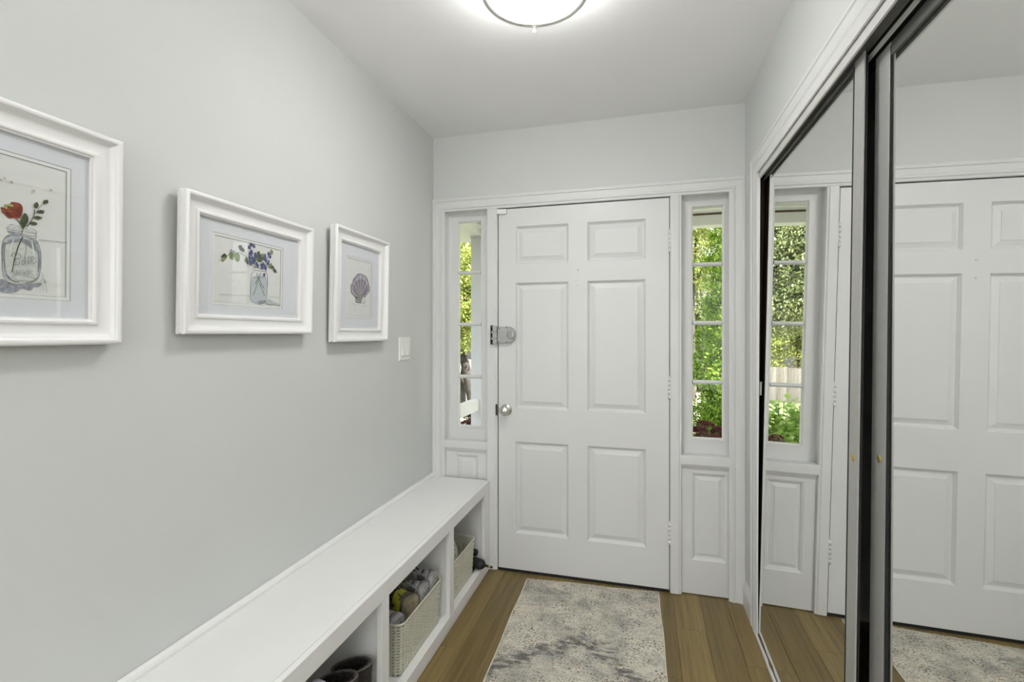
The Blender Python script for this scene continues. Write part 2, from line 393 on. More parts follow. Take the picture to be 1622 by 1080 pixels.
# ================================================================== SIDELIGHT WINDOWS
SY = D+.052    # sash face
def sidelight(n, x0, x1, gx0, gx1, zs0, zs1, px0, px1, pz0, pz1):
    zt = HZ0+.002
    w = empty('window_%d' % n, ((x0+x1)/2, D, 0), S)
    # jamb lining (reveal) with a small cove where it meets the sash
    mb = MB()
    prof = [(0, -.002), (.001, .030), (.004, .040), (.010, .048), (.016, .052), (.016, .085)]
    mb.sweep([(x0, zs1), (x0, zt), (x1, zt), (x1, zs1)], [(o, -h) for o, h in prof], lambda a, b, h: (a, D-h, b), False, -1)
    obj('jamb_lining', mb, M['trim'], w)
    box('jamb_side', x0-.03, x0, D+.003, D+.11, .01, 2.05, M['trim'], w); box('jamb_side', x1, x1+.035, D+.003, D+.11, .01, 2.05, M['trim'], w)
    # sash with glazing bead, four lights
    gz0, gz1 = .797, 1.990
    sash = MB()
    t0, t1 = SY, SY+.034
    sash.box(x0+.004, gx0-.008, t0, t1, zs1-.002, zt-.004).box(gx1+.008, x1-.004, t0, t1, zs1-.002, zt-.004)
    sash.box(gx0-.008, gx1+.008, t0, t1, zs1-.002, gz0-.008).box(gx0-.008, gx1+.008, t0, t1, gz1+.008, zt-.004)
    so = obj('sash', sash, M['trim'], w)
    bead = MB().sweep([(gx0-.008, gz0-.008), (gx1+.008, gz0-.008), (gx1+.008, gz1+.008), (gx0-.008, gz1+.008)],
                      [(-.004, -.001), (-.003, .003), (.001, .003), (.006, -.003), (.008, -.011), (.008, -.022)], lambda a, b, h: (a, SY-h, b), True, 1)
    obj('glazing_bead', bead, M['trim'], w)
    zb = [gz0, 1.084, 1.3915, 1.696, gz1]
    for z in zb[1:-1]:
        m = MB(); pr = [(-.0105, .020), (-.0105, .012), (-.007, .003), (-.0035, -.001), (.0035, -.001), (.007, .003), (.0105, .012), (.0105, .020)]
        vs = []
        for xx in (gx0, gx1):
            for a, h in pr: vs.append((xx, SY+h, z+a))
        m.add(vs, [(a, a+1, 8+a+1, 8+a) for a in range(7)] + [(7, 0, 8, 15)], 0, True)
        obj('muntin', m, M['trim'], w)
    for a, b_ in zip(zb[:-1], zb[1:]):
        box('pane', gx0-.004, gx1+.004, SY+.014, SY+.017, a, b_, M['pane'], w)
    # sill ledge and lower panel
    mb = MB().box(x0-.008, x1+.004, D-.011, SY+.03, zs0, zs1)
    obj('sill', mb, M['trim'], w, None, .003)
    by = D+.010
    pm = MB(); p3 = lambda a, b, h: (a, by-h, b)
    pl = px0+.0; 
    rect = [(px0, pz0), (px1, pz0), (px1, pz1), (px0, pz1)]
    pm.sweep(rect, [(0, 0), (.003, -.002), (.008, -.004), (.014, -.012), (.018, -.013), (.036, -.0075), (.0365, -.006)], p3, True, 1)
    i_ = .0365
    pm.add([(px0+i_, by+.006, pz0+i_), (px1-i_, by+.006, pz0+i_), (px1-i_, by+.006, pz1-i_), (px0+i_, by+.006, pz1-i_)], [(0, 1, 2, 3)])
    obj('raised_panel', pm, M['trim'], w)
    bd = MB().box(x0, px0, by, by+.05, .006, zs0).box(px1, x1, by, by+.05, .006, zs0).box(px0, px1, by, by+.05, .006, pz0).box(px0, px1, by, by+.05, pz1, zs0)
    bd.box(px0, px1, by+.014, by+.05, pz0, pz1)
    obj('apron_board', bd, M['trim'], w)
    # cove moulding tucked under the sill
    cv = MB(); vs = [];
    for xx in (x0, x1):
        for y_, z_ in ((by, zs0-.026), (by-.006, zs0-.016), (by-.014, zs0-.006), (by-.017, zs0)): vs.append((xx, y_, z_))
    cv.add(vs, [(a, a+1, 4+a+1, 4+a) for a in range(3)])
    obj('cove_moulding', cv, M['trim'], w)
    return w
sidelight(1, -1.100, -.846, -1.036, -.901, .676, .720, -1.040, -.902, .16, .636)
sidelight(2, .2035, .4600, .263, .4055, .668, .716, .253, .417, .179, .625)

# ================================================================== FRONT DOOR
DX0, DX1, DZ0, DZ1 = -.7755, .1425, .017, 2.037
door = empty('door_1', (DX1, D, 0), S)
DF = D-.002; DT = .044
cols = [(-.677, -.379), (-.277, .0265)]
rows = [(.2195, .732), (.918, 1.620), (1.725, 1.936)]
slab = MB()
xs = [DX0, cols[0][0], cols[0][1], cols[1][0], cols[1][1], DX1]
zs = [DZ0, rows[0][0], rows[0][1], rows[1][0], rows[1][1], rows[2][0], rows[2][1], DZ1]
for i in (0, 2, 4): slab.box(xs[i], xs[i+1], DF, DF+DT, DZ0, DZ1)
for (a, b_) in cols:
    for j in (0, 2, 4, 6): slab.box(a, b_, DF, DF+DT, zs[j], zs[j+1])
obj('door_slab', slab, M['trim'], door)
for (a, b_) in cols:
    for (c, d_) in rows:
        pm = MB(); p3 = lambda A, B, h: (A, DF-h, B)
        prof = [(0, 0), (.0015, -.003), (.005, -.007), (.0115, -.0150), (.016, -.0158), (.040, -.0075), (.0405, -.0055)]
        pm.sweep([(a, c), (b_, c), (b_, d_), (a, d_)], prof, p3, True, 1)
        i_ = .0405; y_ = DF+.0055
        pm.add([(a+i_, y_, c+i_), (b_-i_, y_, c+i_), (b_-i_, y_, d_-i_), (a+i_, y_, d_-i_)], [(0, 1, 2, 3)])
        pm.box(a, b_, DF+.019, DF+.036, c, d_)
        obj('door_panel', pm, M['trim'], door)
for zc in (1.812, 1.055, .307):
    h = MB()
    for k in range(5):
        z0 = zc-.056+k*.0226
        h.lathe([(.0, 0), (.0074, 0), (.0074, .0218), (.0, .0218)], (DX1+.0015, D-.0065, z0), 'Z', 12)
    h.lathe([(0, 0), (.004, 0), (.005, .003), (.003, .007), (0, .008)], (DX1+.0015, D-.0065, zc+.057), 'Z', 10)
    obj('hinge', h, M['trim'], door)
# two tiny screw holes under the upper panels (knocker fixings)
for zz in (1.680, 1.600):
    obj('screw_plug', MB().lathe([(.006, .0), (.006, -.0008), (.003, -.003), (0, -.003)], (-.328, DF, zz), 'Y', 10), M['trim'], door)
# knob
kn = MB().lathe([(.0, 0), (.033, 0), (.033, -.004), (.030, -.008), (.014, -.010), (.012, -.024), (.016, -.030), (.025, -.036), (.0285, -.046), (.027, -.056), (.020, -.063), (.013, -.065), (0, -.065)], (-.7305, DF, .908), 'Y', 32)
kno = obj('door_knob', kn, M['nickel'], door)
obj('knob_button', MB().lathe([(.0115, -.064), (.0115, -.067), (.008, -.0665), (.007, -.070), (0, -.070)], (-.7305, DF, .908), 'Y', 20), M['nickel'], kno)
box('strike_plate', -.789, -.7785, D-.0158, D-.012, .876, .938, M['dark_metal'], door)
# rim lock with thumb turn
lk = MB(); pts = []
lx0, lx1, lz0, lz1, r_ = -.7755, -.712, 1.283, 1.375, .046
out = [(lx0, lz0), (lx1, lz0)]
for k in range(1, 12):
    a = -PI/2 + PI*k/12; out.append((lx1+r_*.88*math.cos(a), (lz0+lz1)/2+r_*math.sin(a)))
out += [(lx1, lz1), (lx0, lz1)]
n_ = len(out)
vs = [(x, DF, z) for x, z in out] + [(x, DF-.020, z) for x, z in out] + [((x-lx0)*.94+lx0+.002, DF-.024, (z-1.329)*.93+1.329) for x, z in out]
fs = [(i, (i+1) % n_, n_+(i+1) % n_, n_+i) for i in range(n_)] + [(n_+i, n_+(i+1) % n_, 2*n_+(i+1) % n_, 2*n_+i) for i in range(n_)] + [tuple(range(2*n_, 3*n_))]
lk.add(vs, fs)
lko = obj('rim_lock', lk, M['lock_grey'], door)
tt = MB().lathe([(0, -.022), (.023, -.022), (.023, -.027), (.020, -.031), (0, -.031)], (-.699, DF, 1.329), 'Y', 24)
tt.box(-.704, -.694, DF-.046, DF-.028, 1.309, 1.349)
obj('thumb_turn', tt, M['lock_grey'], lko, None, .002)
kp = MB()
for z0, z1 in ((1.279, 1.305), (1.311, 1.341), (1.347, 1.379)): kp.box(-.812, -.777, D-.034, D-.0145, z0, z1)
kp.box(-.812, -.800, D-.034, D-.0145, 1.279, 1.379); kp.box(-.806, -.779, D-.030, D-.0145, 1.281, 1.377)
obj('lock_keeper', kp, M['lock_grey'], lko, None, .002)
kd = MB().box(-.817, -.801, D-.026, D-.0142, 1.276, 1.383)
obj('keeper_plate', kd, M['dark_metal'], lko)
scr = MB()
for x, z in ((-.768, 1.291), (-.768, 1.367), (-.722, 1.288), (-.722, 1.371)): scr.lathe([(.0035, -.0235), (.003, -.026), (0, -.026)], (x, DF, z), 'Y', 8)
obj('lock_screws', scr, M['dark_metal'], lko)
# alarm contact at the head of the door
sn = MB().box(-.783, -.726, D-.019, D-.003, 2.008, 2.036)
obj('alarm_contact', sn, M['plastic_white'], door, None, .004)

# ================================================================== CLOSET: casing, tracks, mirror doors
trim2 = empty('trim_2', (XR, CY1, 0), S)
yz = lambda a, b, h: (XR-h, a, b)
ccp = [(0, 0), (0, .012), (.004, .0155), (.014, .0155), (.018, .012), (.044, .0105), (.050, .014), (.058, .014), (.064, .010), (.080, .009), (.088, .006), (.088, 0)]
mb = MB().sweep([(2.4065, .0), (2.4065, 2.1325), (CY0-.09, 2.1325)], ccp, yz, False, 1)
obj('casing', mb, M['trim'], trim2, auto=32)
# the jamb edge is a little out of plumb with the hanging door
ce = lambda z: .4985+.0055*z
def ce_slab(d0, d1, y0, y1):
    return MB().hexa([(d0 if d0 < .3 else d0, y0, 0), (ce(0)+d1, y0, 0), (d0, y1, 0), (ce(0)+d1, y1, 0), (d0, y0, 2.05), (ce(2.05)+d1, y0, 2.05), (d0, y1, 2.05), (ce(2.05)+d1, y1, 2.05)])
obj('casing_edge', ce_slab(XR-.0065, 0, 2.317, 2.402), M['trim'], trim2)
obj('jamb_lining', ce_slab(XR-.003, .0006, 2.3225, 2.4015), M['jamb_wood'], trim2)
box('jamb', XR-.001, .62, CY1, CY1+.02, 0, 2.07, M['jamb_wood'], trim2)
box('head_board', XR, .62, CY0, CY1, 2.058, 2.07, M['jamb_wood'], trim2)
box('jamb', XR-.001, .62, CY0-.02, CY0, 0, 2.07, M['jamb_wood'], trim2)

trim3 = empty('trim_3', (.53, 1.2, 2.03), S)
mb = MB().box(.503, .5055, CY0+.02, 2.300, 2.016, 2.057).box(.5055, .5085, CY0+.02, 2.300, 2.016, 2.0185)
obj('track_fascia', mb, M['alu_bright'], trim3)
box('track_channel', .5085, .541, CY0+.02, 2.300, 2.027, 2.057, M['alu_dark'], trim3)
mb = MB().box(.5455, .5475, CY0+.02, 2.300, 2.008, 2.0225)
box('track_gap_shade', .5470, .5490, CY0+.02, 2.300, 2.022, 2.057, M['black_gap'], trim3)  # black fill stands in for the shaded recess above the rail
box('track_gap_shade', .541, .547, CY0+.02, 2.300, 2.045, 2.057, M['black_gap'], trim3)
obj('track_rail', mb, M['alu_bright'], trim3)
box('track_channel', .5490, .60, CY0+.02, 2.300, 2.040, 2.057, M['alu_dark'], trim3)

trim4 = empty('trim_4', (.5, 1.2, 0), S)
YN, YF = CY0+.02, 2.400
rng = random.Random(3)
def ragged(x0, x1, z0, z1, jit):        # strip with a chipped paint edge
    m = MB(); n = 60; vs = []
    for i in range(n+1):
        y = YN+(YF+.002-YN)*i/n; j = jit*(rng.random()-.3) if 1.2 < y < 2.24 else 0
        vs += [(x0, y, z0), (x0, y, z1), (x1+j, y, z1), (x1+j, y, z0)]
    fs = []
    for i in range(n):
        for a in range(3): fs.append((4*i+a, 4*i+a+1, 4*i+5+a, 4*i+4+a))
    fs += [(0, 1, 2, 3), (4*n, 4*n+3, 4*n+2, 4*n+1)]
    return m.add(vs, fs)
obj('track_cover', ragged(.4885, .4965, 0, .012, .006), M['trim'], trim4)
box('track_wood', .491, .5045, YN, YF, 0, .009, M['raw_wood'], trim4)
mb = MB().box(.5030, .5045, YN, YF, 0, .0165).box(.5065, .5075, YN, YF, 0, .0165).box(.503, .5075, YN, YF, 0, .010)
obj('track_guide', mb, M['alu'], trim4)

def mirror_door(name, a, c, y_near, y_far_bot, y_far_top, zb, zt, stile_w, far_stile):
    d = empty(name, (a+c*(.02-1.3), (y_near+y_far_bot)/2, zb), S)
    X = lambda z, dx=0, y=2.0: a+c*(z-1.3)+dx
    def slab(y0b, y0t, y1b, y1t, z0, z1, f0, f1):
        return [(X(z0, f0, y0b), y0b, z0), (X(z0, f1, y0b), y0b, z0), (X(z0, f0, y1b), y1b, z0), (X(z0, f1, y1b), y1b, z0),
                (X(z1, f0, y0t), y0t, z1), (X(z1, f1, y0t), y0t, z1), (X(z1, f0, y1t), y1t, z1), (X(z1, f1, y1t), y1t, z1)]
    yfb, yft = y_far_bot, y_far_top
    obj('mirror_pane', MB().hexa(slab(y_near+stile_w-.004, y_near+stile_w-.004, yfb, yft, zb, zt-.012, 0, .005)), M['mirror'], d)
    obj('backing', MB().hexa(slab(y_near+.004, y_near+.004, yfb-.002, yft-.002, zb, zt-.01, .0055, .010)), M['black_gap'], d)
    st = MB().hexa(slab(y_near, y_near, y_near+stile_w-.005, y_near+stile_w-.005, zb, zt, -.0015, .003))
    obj('stile', st, M['alu'], d, None, .001, 2)
    obj('door_edge', MB().hexa(slab(y_near+.012, y_near+.012, y_near+.04, y_near+.04, zb, zt-.004, .0032, .012)), M['black_gap'], d)
    ed = MB().hexa(slab(y_near+stile_w-.005, y_near+stile_w-.005, y_near+stile_w+.001, y_near+stile_w+.001, zb, zt-.01, -.002, .008))
    obj('stile_gasket', ed, M['black_gap'], d)
    obj('rail', MB().hexa(slab(y_near+stile_w, y_near+stile_w, yfb, yft, zt-.012, zt, -.002, .014)), M['alu_dark'], d)
    return d, X
d2, X1 = mirror_door('door_2', .519, .0135, 1.351, 2.390, 2.378, .018, 2.026, .057, False)
obj('pull_plug', MB().lathe([(0, -.0035), (.008, -.0035), (.009, -.0025), (.009, -.0015)], (X1(1.024, 0, 1.377), 1.377, 1.024), 'X', 20), M['brass'], d2)
# little chrome bumper at the far edge
bm_ = MB().box(X1(1.10, 0, 2.35)-.005, X1(1.10, 0, 2.35)+.004, 2.338, 2.362, 1.060, 1.122)
obj('edge_bumper', bm_, M['lock_grey'], d2, None, .002)
# near door: stile is on its FAR edge
d3 = empty('door_3', (.545, .8, .014), S)
X2 = lambda z, dx=0: .5540+.0092*(z-1.3)+dx
def slab2(y0, y1, z0, z1, f0, f1):
    return [(X2(z0, f0), y0, z0), (X2(z0, f1), y0, z0), (X2(z0, f0), y1, z0), (X2(z0, f1), y1, z0),
            (X2(z1, f0), y0, z1), (X2(z1, f1), y0, z1), (X2(z1, f0), y1, z1), (X2(z1, f1), y1, z1)]
YS0, YS1 = 1.2925, 1.3705
obj('mirror_pane', MB().hexa(slab2(-.10, YS0-.0008, .014, 1.976, 0, .005)), M['mirror'], d3)
obj('backing', MB().hexa(slab2(-.10, YS1-.006, .014, 2.0, .0055, .010)), M['black_gap'], d3)
obj('stile', MB().hexa(slab2(YS0+.003, YS1, .014, 2.012, -.002, .012)), M['alu'], d3, None, .004, 3)
obj('stile_gasket', MB().hexa(slab2(YS0-.0010, YS0+.003, .014, 2.0, -.002, .006)), M['black_gap'], d3)
obj('rail', MB().hexa(slab2(-.10, YS0-.004, 1.976, 2.006, -.003, .012)), M['alu_dark'], d3)
obj('stile', MB().hexa(slab2(-.125, -.10, .014, 2.012, -.002, .014)), M['alu'], d3)
obj('pull_plug', MB().lathe([(0, -.0040), (.008, -.0040), (.009, -.0030), (.009, -.002)], (X2(1.036), 1.3275, 1.036), 'X', 20), M['brass'], d3)

# ================================================================== CEILING LIGHT
lamp = empty('ceiling_light', (-.318, 1.456, ZC), None, 'round flush ceiling light with a glowing opal dome and nickel ring', 'ceiling light')
lc = (-.318, 1.456, 0)
obj('lamp_pan', MB().lathe([(.0, ZC-.001), (.146, ZC-.001), (.146, ZC-.018), (.0, ZC-.018)], lc, 'Z', 48), M['ext_white'], lamp)
obj('drum_shade', MB().lathe([(.142, ZC-.018), (.148, ZC-.024), (.150, 2.44), (.1545, 2.420)], lc, 'Z', 48), M['lamp_side'], lamp)
obj('ring', MB().lathe([(.154, 2.420), (.166, 2.421), (.171, 2.414), (.1715, 2.404), (.168, 2.396), (.158, 2.394), (.1535, 2.399), (.1535, 2.420)], lc, 'Z', 64), M['nickel'], lamp)
dome = [(.1535, 2.404)] + [(.153*(1-t/10), 2.4005-.026*(1-(1-t/10)**2)) for t in range(0, 11)]
dome[-1] = (.0005, dome[-1][1])
obj('dome_shade', MB().lathe(dome, lc, 'Z', 64), M['lamp'], lamp)
for k in range(3):
    a = R(103+120*k)
    c = (lc[0]+.168*math.cos(a), lc[1]+.168*math.sin(a), 2.390)
    obj('retaining_knob', MB().lathe([(0, -.012), (.004, -.011), (.0055, -.007), (.0045, -.003), (.002, 0), (.002, .006)], c, 'Z', 12), M['plastic_white'], lamp)

# ================================================================== LIGHT SWITCH
sw = empty('light_switch', (XL, 2.232, 1.258), None, 'white double rocker light switch plate on grey wall beside left sidelight', 'light switch')
def plate(y0, y1, z0, z1):
    m = MB(); p = [(0, 0), (0, .002), (.004, .0055), (.0065, .006)]
    m.sweep([(y0, z0), (y1, z0), (y1, z1), (y0, z1)], p, lambda a, b, h: (XL+h, a, b), True, 1)
    i_ = .0065; m.add([(XL+.006, y0+i_, z0+i_), (XL+.006, y1-i_, z0+i_), (XL+.006, y1-i_, z1-i_), (XL+.006, y0+i_, z1-i_)], [(0, 1, 2, 3)])
    return m
obj('switch_plate', plate(2.172, 2.292, 1.198, 1.318), M['plastic_white'], sw)
for yc in (2.209, 2.255):
    m = MB(); y0, y1, z0, z1 = yc-.0165, yc+.0165, 1.225, 1.291
    m.hexa([(XL+.004, y0, z0), (XL+.0135, y0, z0), (XL+.004, y1, z0), (XL+.0135, y1, z0), (XL+.004, y0, z1), (XL+.0068, y0, z1), (XL+.004, y1, z1), (XL+.0068, y1, z1)])
    obj('rocker', m, M['plastic_white'], sw, None, .0012)
    for zz in (1.2095, 1.3075):
        obj('plate_screw', MB().lathe([(.003, .0058), (.0026, .0068), (0, .0068)], (XL, yc, zz), 'X', 8), M['plastic_white'], sw)

# ================================================================== PICTURES
M['mat_board'] = plain('cool_white_mat_board', (.80, .81, .835), .8, var=.01)
M['mat_bevel'] = plain('cream_mat_bevel', (.87, .87, .84), .8, var=.02)
M['paper'] = plain('warm_white_print_paper', (.82, .82, .78), .8, var=.02, nscale=40)
M['groove'] = plain('grey_mat_line', (.42, .42, .40), .8)
def flat(name, col): return plain(name, col, .8, spec=.1, var=.30 if max(col) < .45 else .07, nscale=150)
INK = dict(poppy=flat('light_poppy_ink', (.46, .16, .09)), red=flat('poppy_red_ink', (.30, .065, .033)), reddk=flat('deep_red_ink', (.20, .04, .025)), green=flat('olive_green_ink', (.085, .105, .05)), lgreen=flat('light_green_ink', (.25, .31, .12)),
           grey=flat('grey_ink', (.28, .29, .30)), dgrey=flat('dark_ink', (.075, .075, .085)), blue=flat('blue_violet_ink', (.085, .095, .26)), ltblue=flat('pale_blue_wash', (.58, .63, .645)),
           slate=flat('slate_shadow_wash', (.36, .37, .41)), purple=flat('purple_grey_ink', (.24, .19, .24)), tan=flat('tan_ink', (.33, .30, .22)), blush=flat('blush_dot_ink', (.56, .48, .44)), jar=flat('glass_wash', (.68, .70, .645)), lilac=flat('lilac_wash', (.48, .44, .50)), yellow=flat('straw_ink', (.50, .45, .16)), paperw=flat('paper_white_ink', (.83, .83, .80)))
INKS = list(INK.keys())
class Art:
    """flat printed shapes on a plane x; points are (y, z) metres on the wall"""
    def __init__(s, x): s.mb = MB(); s.x = x; s.lay = 0
    def _x(s): s.lay += 1; return s.x + .00004*s.lay
    @staticmethod
    def curve(P, closed, k=4):
        P = [Vector(p[:2]) for p in P]; n = len(P); out = []
        if n < 3: return P
        for i in range(n if closed else n-1):
            p0, p1, p2, p3 = (P[(i-1) % n], P[i], P[(i+1) % n], P[(i+2) % n]) if closed else (P[max(i-1, 0)], P[i], P[i+1], P[min(i+2, n-1)])
            for j in range(k):
                t = j/k; out.append(.5*((2*p1)+(p2-p0)*t+(2*p0-5*p1+4*p2-p3)*t*t+(3*p1-p0-3*p2+p3)*t**3))
        if not closed: out.append(P[-1])
        return out
    def poly(s, pts, c):
        pts = s.curve(pts, True, 3)
        x = s._x(); n = len(pts); cy = sum(p[0] for p in pts)/n; cz = sum(p[1] for p in pts)/n
        s.mb.add([(x, cy, cz)] + [(x, p[0], p[1]) for p in pts], [(0, 1+i, 1+(i+1) % n) for i in range(n)], INKS.index(c))
    def blob(s, y, z, ry, rz, ang, c, n=12, jag=.12, tip=0.):
        rg = random.Random(int(y*9999)+int(z*7777)+s.lay); pts = []
        for i in range(n):
            a = 2*PI*i/n; k = 1+(rg.random()-.5)*2*jag
            p, q = ry*math.cos(a)*k, rz*math.sin(a)*k*(1-tip*abs(math.cos(a))**3)
            pts.append((y+p*math.cos(ang)-q*math.sin(ang), z+p*math.sin(ang)+q*math.cos(ang)))
        s.poly(pts, c)
    def line(s, pts, w, c, sharp=False):
        x = s._x(); P = s.curve(pts, False, 4) if not isinstance(w, list) and len(pts) > 2 and not sharp else [Vector(p) for p in pts]
        vs = []; n = len(P)
        for i in range(n):
            t = (P[min(i+1, n-1)]-P[max(i-1, 0)]).normalized(); nn = Vector((-t.y, t.x))*(w[i] if isinstance(w, list) else w)/2
            vs += [(x, P[i].x+nn.x, P[i].y+nn.y), (x, P[i].x-nn.x, P[i].y-nn.y)]
        s.mb.add(vs, [(2*i, 2*i+1, 2*i+3, 2*i+2) for i in range(n-1)], INKS.index(c))
    def build(s, parent): return obj('watercolour_print', s.mb, [INK[k] for k in INKS], parent)

FPROF = [(.0, .0), (.0, .009), (.003, .0105), (.0045, .014), (.003, .0175), (0, .019), (0, .0265), (.001, .0290), (.0035, .0312), (.0065, .0318), (.0095, .0312), (.0120, .0292), (.0128, .0262), (.0150, .0250), (.0162, .0222), (.0195, .0182), (.0245, .0152), (.031, .0138), (.038, .0136), (.0425, .0146), (.0440, .0172), (.0465, .0184), (.0495, .0184), (.0520, .0168), (.0528, .0135), (.0565, .0125), (.0565, .003)]
X_GL = .0062; X_PR = .0016
def picture(y0, y1, z0, z1, print_box, label, tilt, hole=.0085, mat=True):
    p = empty('framed_picture', (XL+.010, (y0+y1)/2, z0), None, label, 'picture', 'white framed prints on the left wall')
    X0 = XL+.010
    w3 = lambda a, b, h: (X0+h, a, b)
    rect = [(y0, z0), (y1, z0), (y1, z1), (y0, z1)]
    fr = MB().sweep(rect, [(o*.98, h) for o, h in FPROF], w3, True, 1)
    obj('frame', fr, M['frame_white'], p, auto=34)
    i_ = .054
    a0, a1, b0, b1 = print_box
    # backing board, then the mat with its window
    bk = MB().box(X0+.0001, X0+.0008, y0+.01, y1-.01, z0+.01, z1-.01); obj('backing_board', bk, M['mat_bevel'], p)
    obj('print_paper', MB().box(X0+.0009, X0+X_PR, a0-.012, a1+.012, b0-.012, b1+.012), M['paper'], p)
    mt = MB(); g = hole
    outer = [(y0+i_-.004, z0+i_-.004), (y1-i_+.004, z0+i_-.004), (y1-i_+.004, z1-i_+.004), (y0+i_-.004, z1-i_+.004)]
    inner = [(a0-g, b0-g), (a1+g, b0-g), (a1+g, b1+g), (a0-g, b1+g)]
    vs = [(X0+.0046, a, b) for a, b in outer] + [(X0+.0046, a, b) for a, b in inner]
    mt.add(vs, [(k, (k+1) % 4, 4+(k+1) % 4, 4+k) for k in range(4)])
    mo = obj('mat_board', mt, M['mat_board'], p)
    bv = MB().sweep(inner, [(0, .0046), (.0011, .0036)], w3, True, 1)
    bv2 = MB().sweep(inner, [(.0011, .0036), (g-.0012, .0036)], w3, True, 1)
    obj('mat_bevel', bv, M['groove'], mo); obj('inner_mat', bv2, M['mat_bevel'], mo)
    bv3 = MB().sweep(inner, [(g-.0012, .0036), (g, .0017)], w3, True, 1); obj('inner_bevel', bv3, M['groove'], mo)  # bevel greyed to stand in for the thin shade along the print
    art = Art(X0+X_PR+.0001)
    obj('glass', MB().box(X0+X_GL, X0+X_GL+.0012, y0+i_-.003, y1-i_+.003, z0+i_-.003, z1-i_+.003), M['frame_glass'], p)
    p.rotation_euler = (0, tilt, 0)
    return p, art
XA = XL+.010+X_PR+.008          # plane used to read the prints off the photograph

# --- jar with a poppy (left-most)
p1, A = picture(.418, .818, 1.311, 1.770, (.512, .722, 1.411, 1.672), 'largest-looking framed print, poppy in a mason jar, nearest on the left wall', R(.5))
q = lambda X, Y: on_x(X/6., 300+Y/6., XA)
L = lambda pts: [q(*t) for t in pts]
A.poly(L([(-60, 880), (0, 870), (45, 848), (100, 890), (250, 905), (380, 885), (420, 895), (390, 930), (350, 925), (310, 965), (240, 940), (180, 975), (100, 985), (0, 965), (-60, 960)]), 'slate')
A.poly(L([(90, 350), (355, 400), (350, 465), (385, 520), (410, 620), (405, 780), (365, 865), (250, 895), (120, 885), (60, 830), (40, 700), (40, 540), (60, 470), (100, 430)]), 'jar')
A.poly(L([(60, 470), (100, 435), (330, 462), (385, 520), (375, 600), (345, 500), (200, 462), (105, 470), (75, 520)]), 'ltblue')
A.poly(L([(48, 640), (66, 640), (72, 780), (120, 860), (90, 860), (52, 800)]), 'ltblue')
A.poly(L([(345, 480), (385, 520), (408, 620), (400, 780), (372, 860), (385, 700), (380, 600)]), 'ltblue')
for pts, w in (([(95, 355), (130, 330), (240, 345), (350, 385), (362, 415), (250, 400), (140, 385), (95, 370), (95, 355)], .0011), ([(95, 385), (110, 410), (230, 440), (345, 465), (362, 440), (355, 415)], .0013), ([(100, 400), (180, 405), (280, 440), (350, 440)], .0009),
               ([(100, 430), (55, 480), (38, 560), (42, 700), (55, 820), (110, 885), (240, 900), (360, 870), (402, 780), (410, 620), (385, 520), (350, 465)], .0012), ([(130, 830), (190, 810), (300, 830), (365, 855), (300, 870), (190, 860), (130, 830)], .0009), ([(70, 500), (60, 640), (70, 790)], .0016), ([(372, 540), (392, 640), (385, 780)], .0014)):
    A.line(L(pts), w, 'grey')
A.line(L([(235, 450), (195, 540), (160, 660), (135, 785)]), .0018, 'green'); A.line(L([(262, 480), (268, 560), (255, 660)]), .001, 'tan')
A.line(L([(240, 370), (215, 440)]), .0012, 'lgreen')
A.line(L([(160, 270), (200, 310), (235, 372)]), .0015, 'green'); A.line(L([(262, 368), (330, 270), (345, 190)]), .0014, 'green'); A.line(L([(330, 262), (395, 165), (420, 140)]), .0009, 'grey')
# loose brush marks on the glass
for pts, w, c in (([(100, 345), (170, 335), (250, 352), (330, 382)], .0022, 'paperw'), ([(105, 395), (160, 415), (230, 425)], .0026, 'slate'), ([(240, 400), (300, 425), (350, 430)], .0024, 'paperw'), ([(85, 450), (130, 432), (200, 440)], .0034, 'slate'), ([(300, 462), (350, 490), (372, 520)], .0034, 'slate'), ([(55, 500), (48, 580), (52, 680)], .0026, 'slate'), ([(398, 570), (404, 650), (400, 740)], .0020, 'slate'), ([(150, 470), (120, 560), (110, 660)], .0022, 'paperw'), ([(320, 480), (335, 580), (340, 700)], .0028, 'paperw'), ([(75, 800), (130, 860), (200, 880)], .0024, 'grey'), ([(260, 885), (330, 870), (385, 830)], .0020, 'grey')):
    A.line(L(pts), w, c)
# poppy
A.poly(L([(25, 165), (55, 175), (60, 140), (110, 150), (118, 120), (175, 122), (215, 140), (232, 180), (222, 240), (195, 275), (150, 268), (100, 272), (60, 235), (32, 210)]), 'red')
A.poly(L([(70, 215), (110, 225), (150, 262), (120, 268), (85, 248)]), 'reddk'); A.poly(L([(150, 225), (200, 210), (215, 245), (180, 265)]), 'reddk')
for pts in ([(60, 200), (95, 245), (120, 262)], [(130, 180), (140, 225), (160, 262)], [(185, 135), (215, 175), (215, 225)], [(110, 195), (150, 190), (200, 200)]): A.line(L(pts), .0011, 'reddk')
for pts in ([(40, 185), (60, 215)], [(150, 150), (190, 155)], [(90, 195), (130, 210)]): A.line(L(pts), .0014, 'poppy')
A.poly(L([(60, 150), (105, 135), (140, 145), (140, 165), (110, 160), (85, 182), (62, 178)]), 'yellow'); A.blob(*q(95, 165), .0028, .0016, 0, 'dgrey')
A.poly(L([(250, 222), (282, 260), (280, 310), (240, 368), (218, 350), (205, 300), (225, 255)]), 'green')
for x, y, a in ((358, 150, 80), (445, 118, 50), (400, 212, 20), (370, 268, 8), (330, 322, 8)):
    A.blob(*q(x, y), .0068, .0038, R(a), 'green', 12, .08, .5)
A.blob(*q(425, 203), .002, .002, 0, 'lgreen'); A.blob(*q(408, 265), .0018, .0014, 0, 'lgreen')
A.line(L([(385, 478), (440, 482), (540, 492), (650, 505)]), .0009, 'grey'); A.line(L([(-40, 425), (30, 430)]), .0006, 'blush')
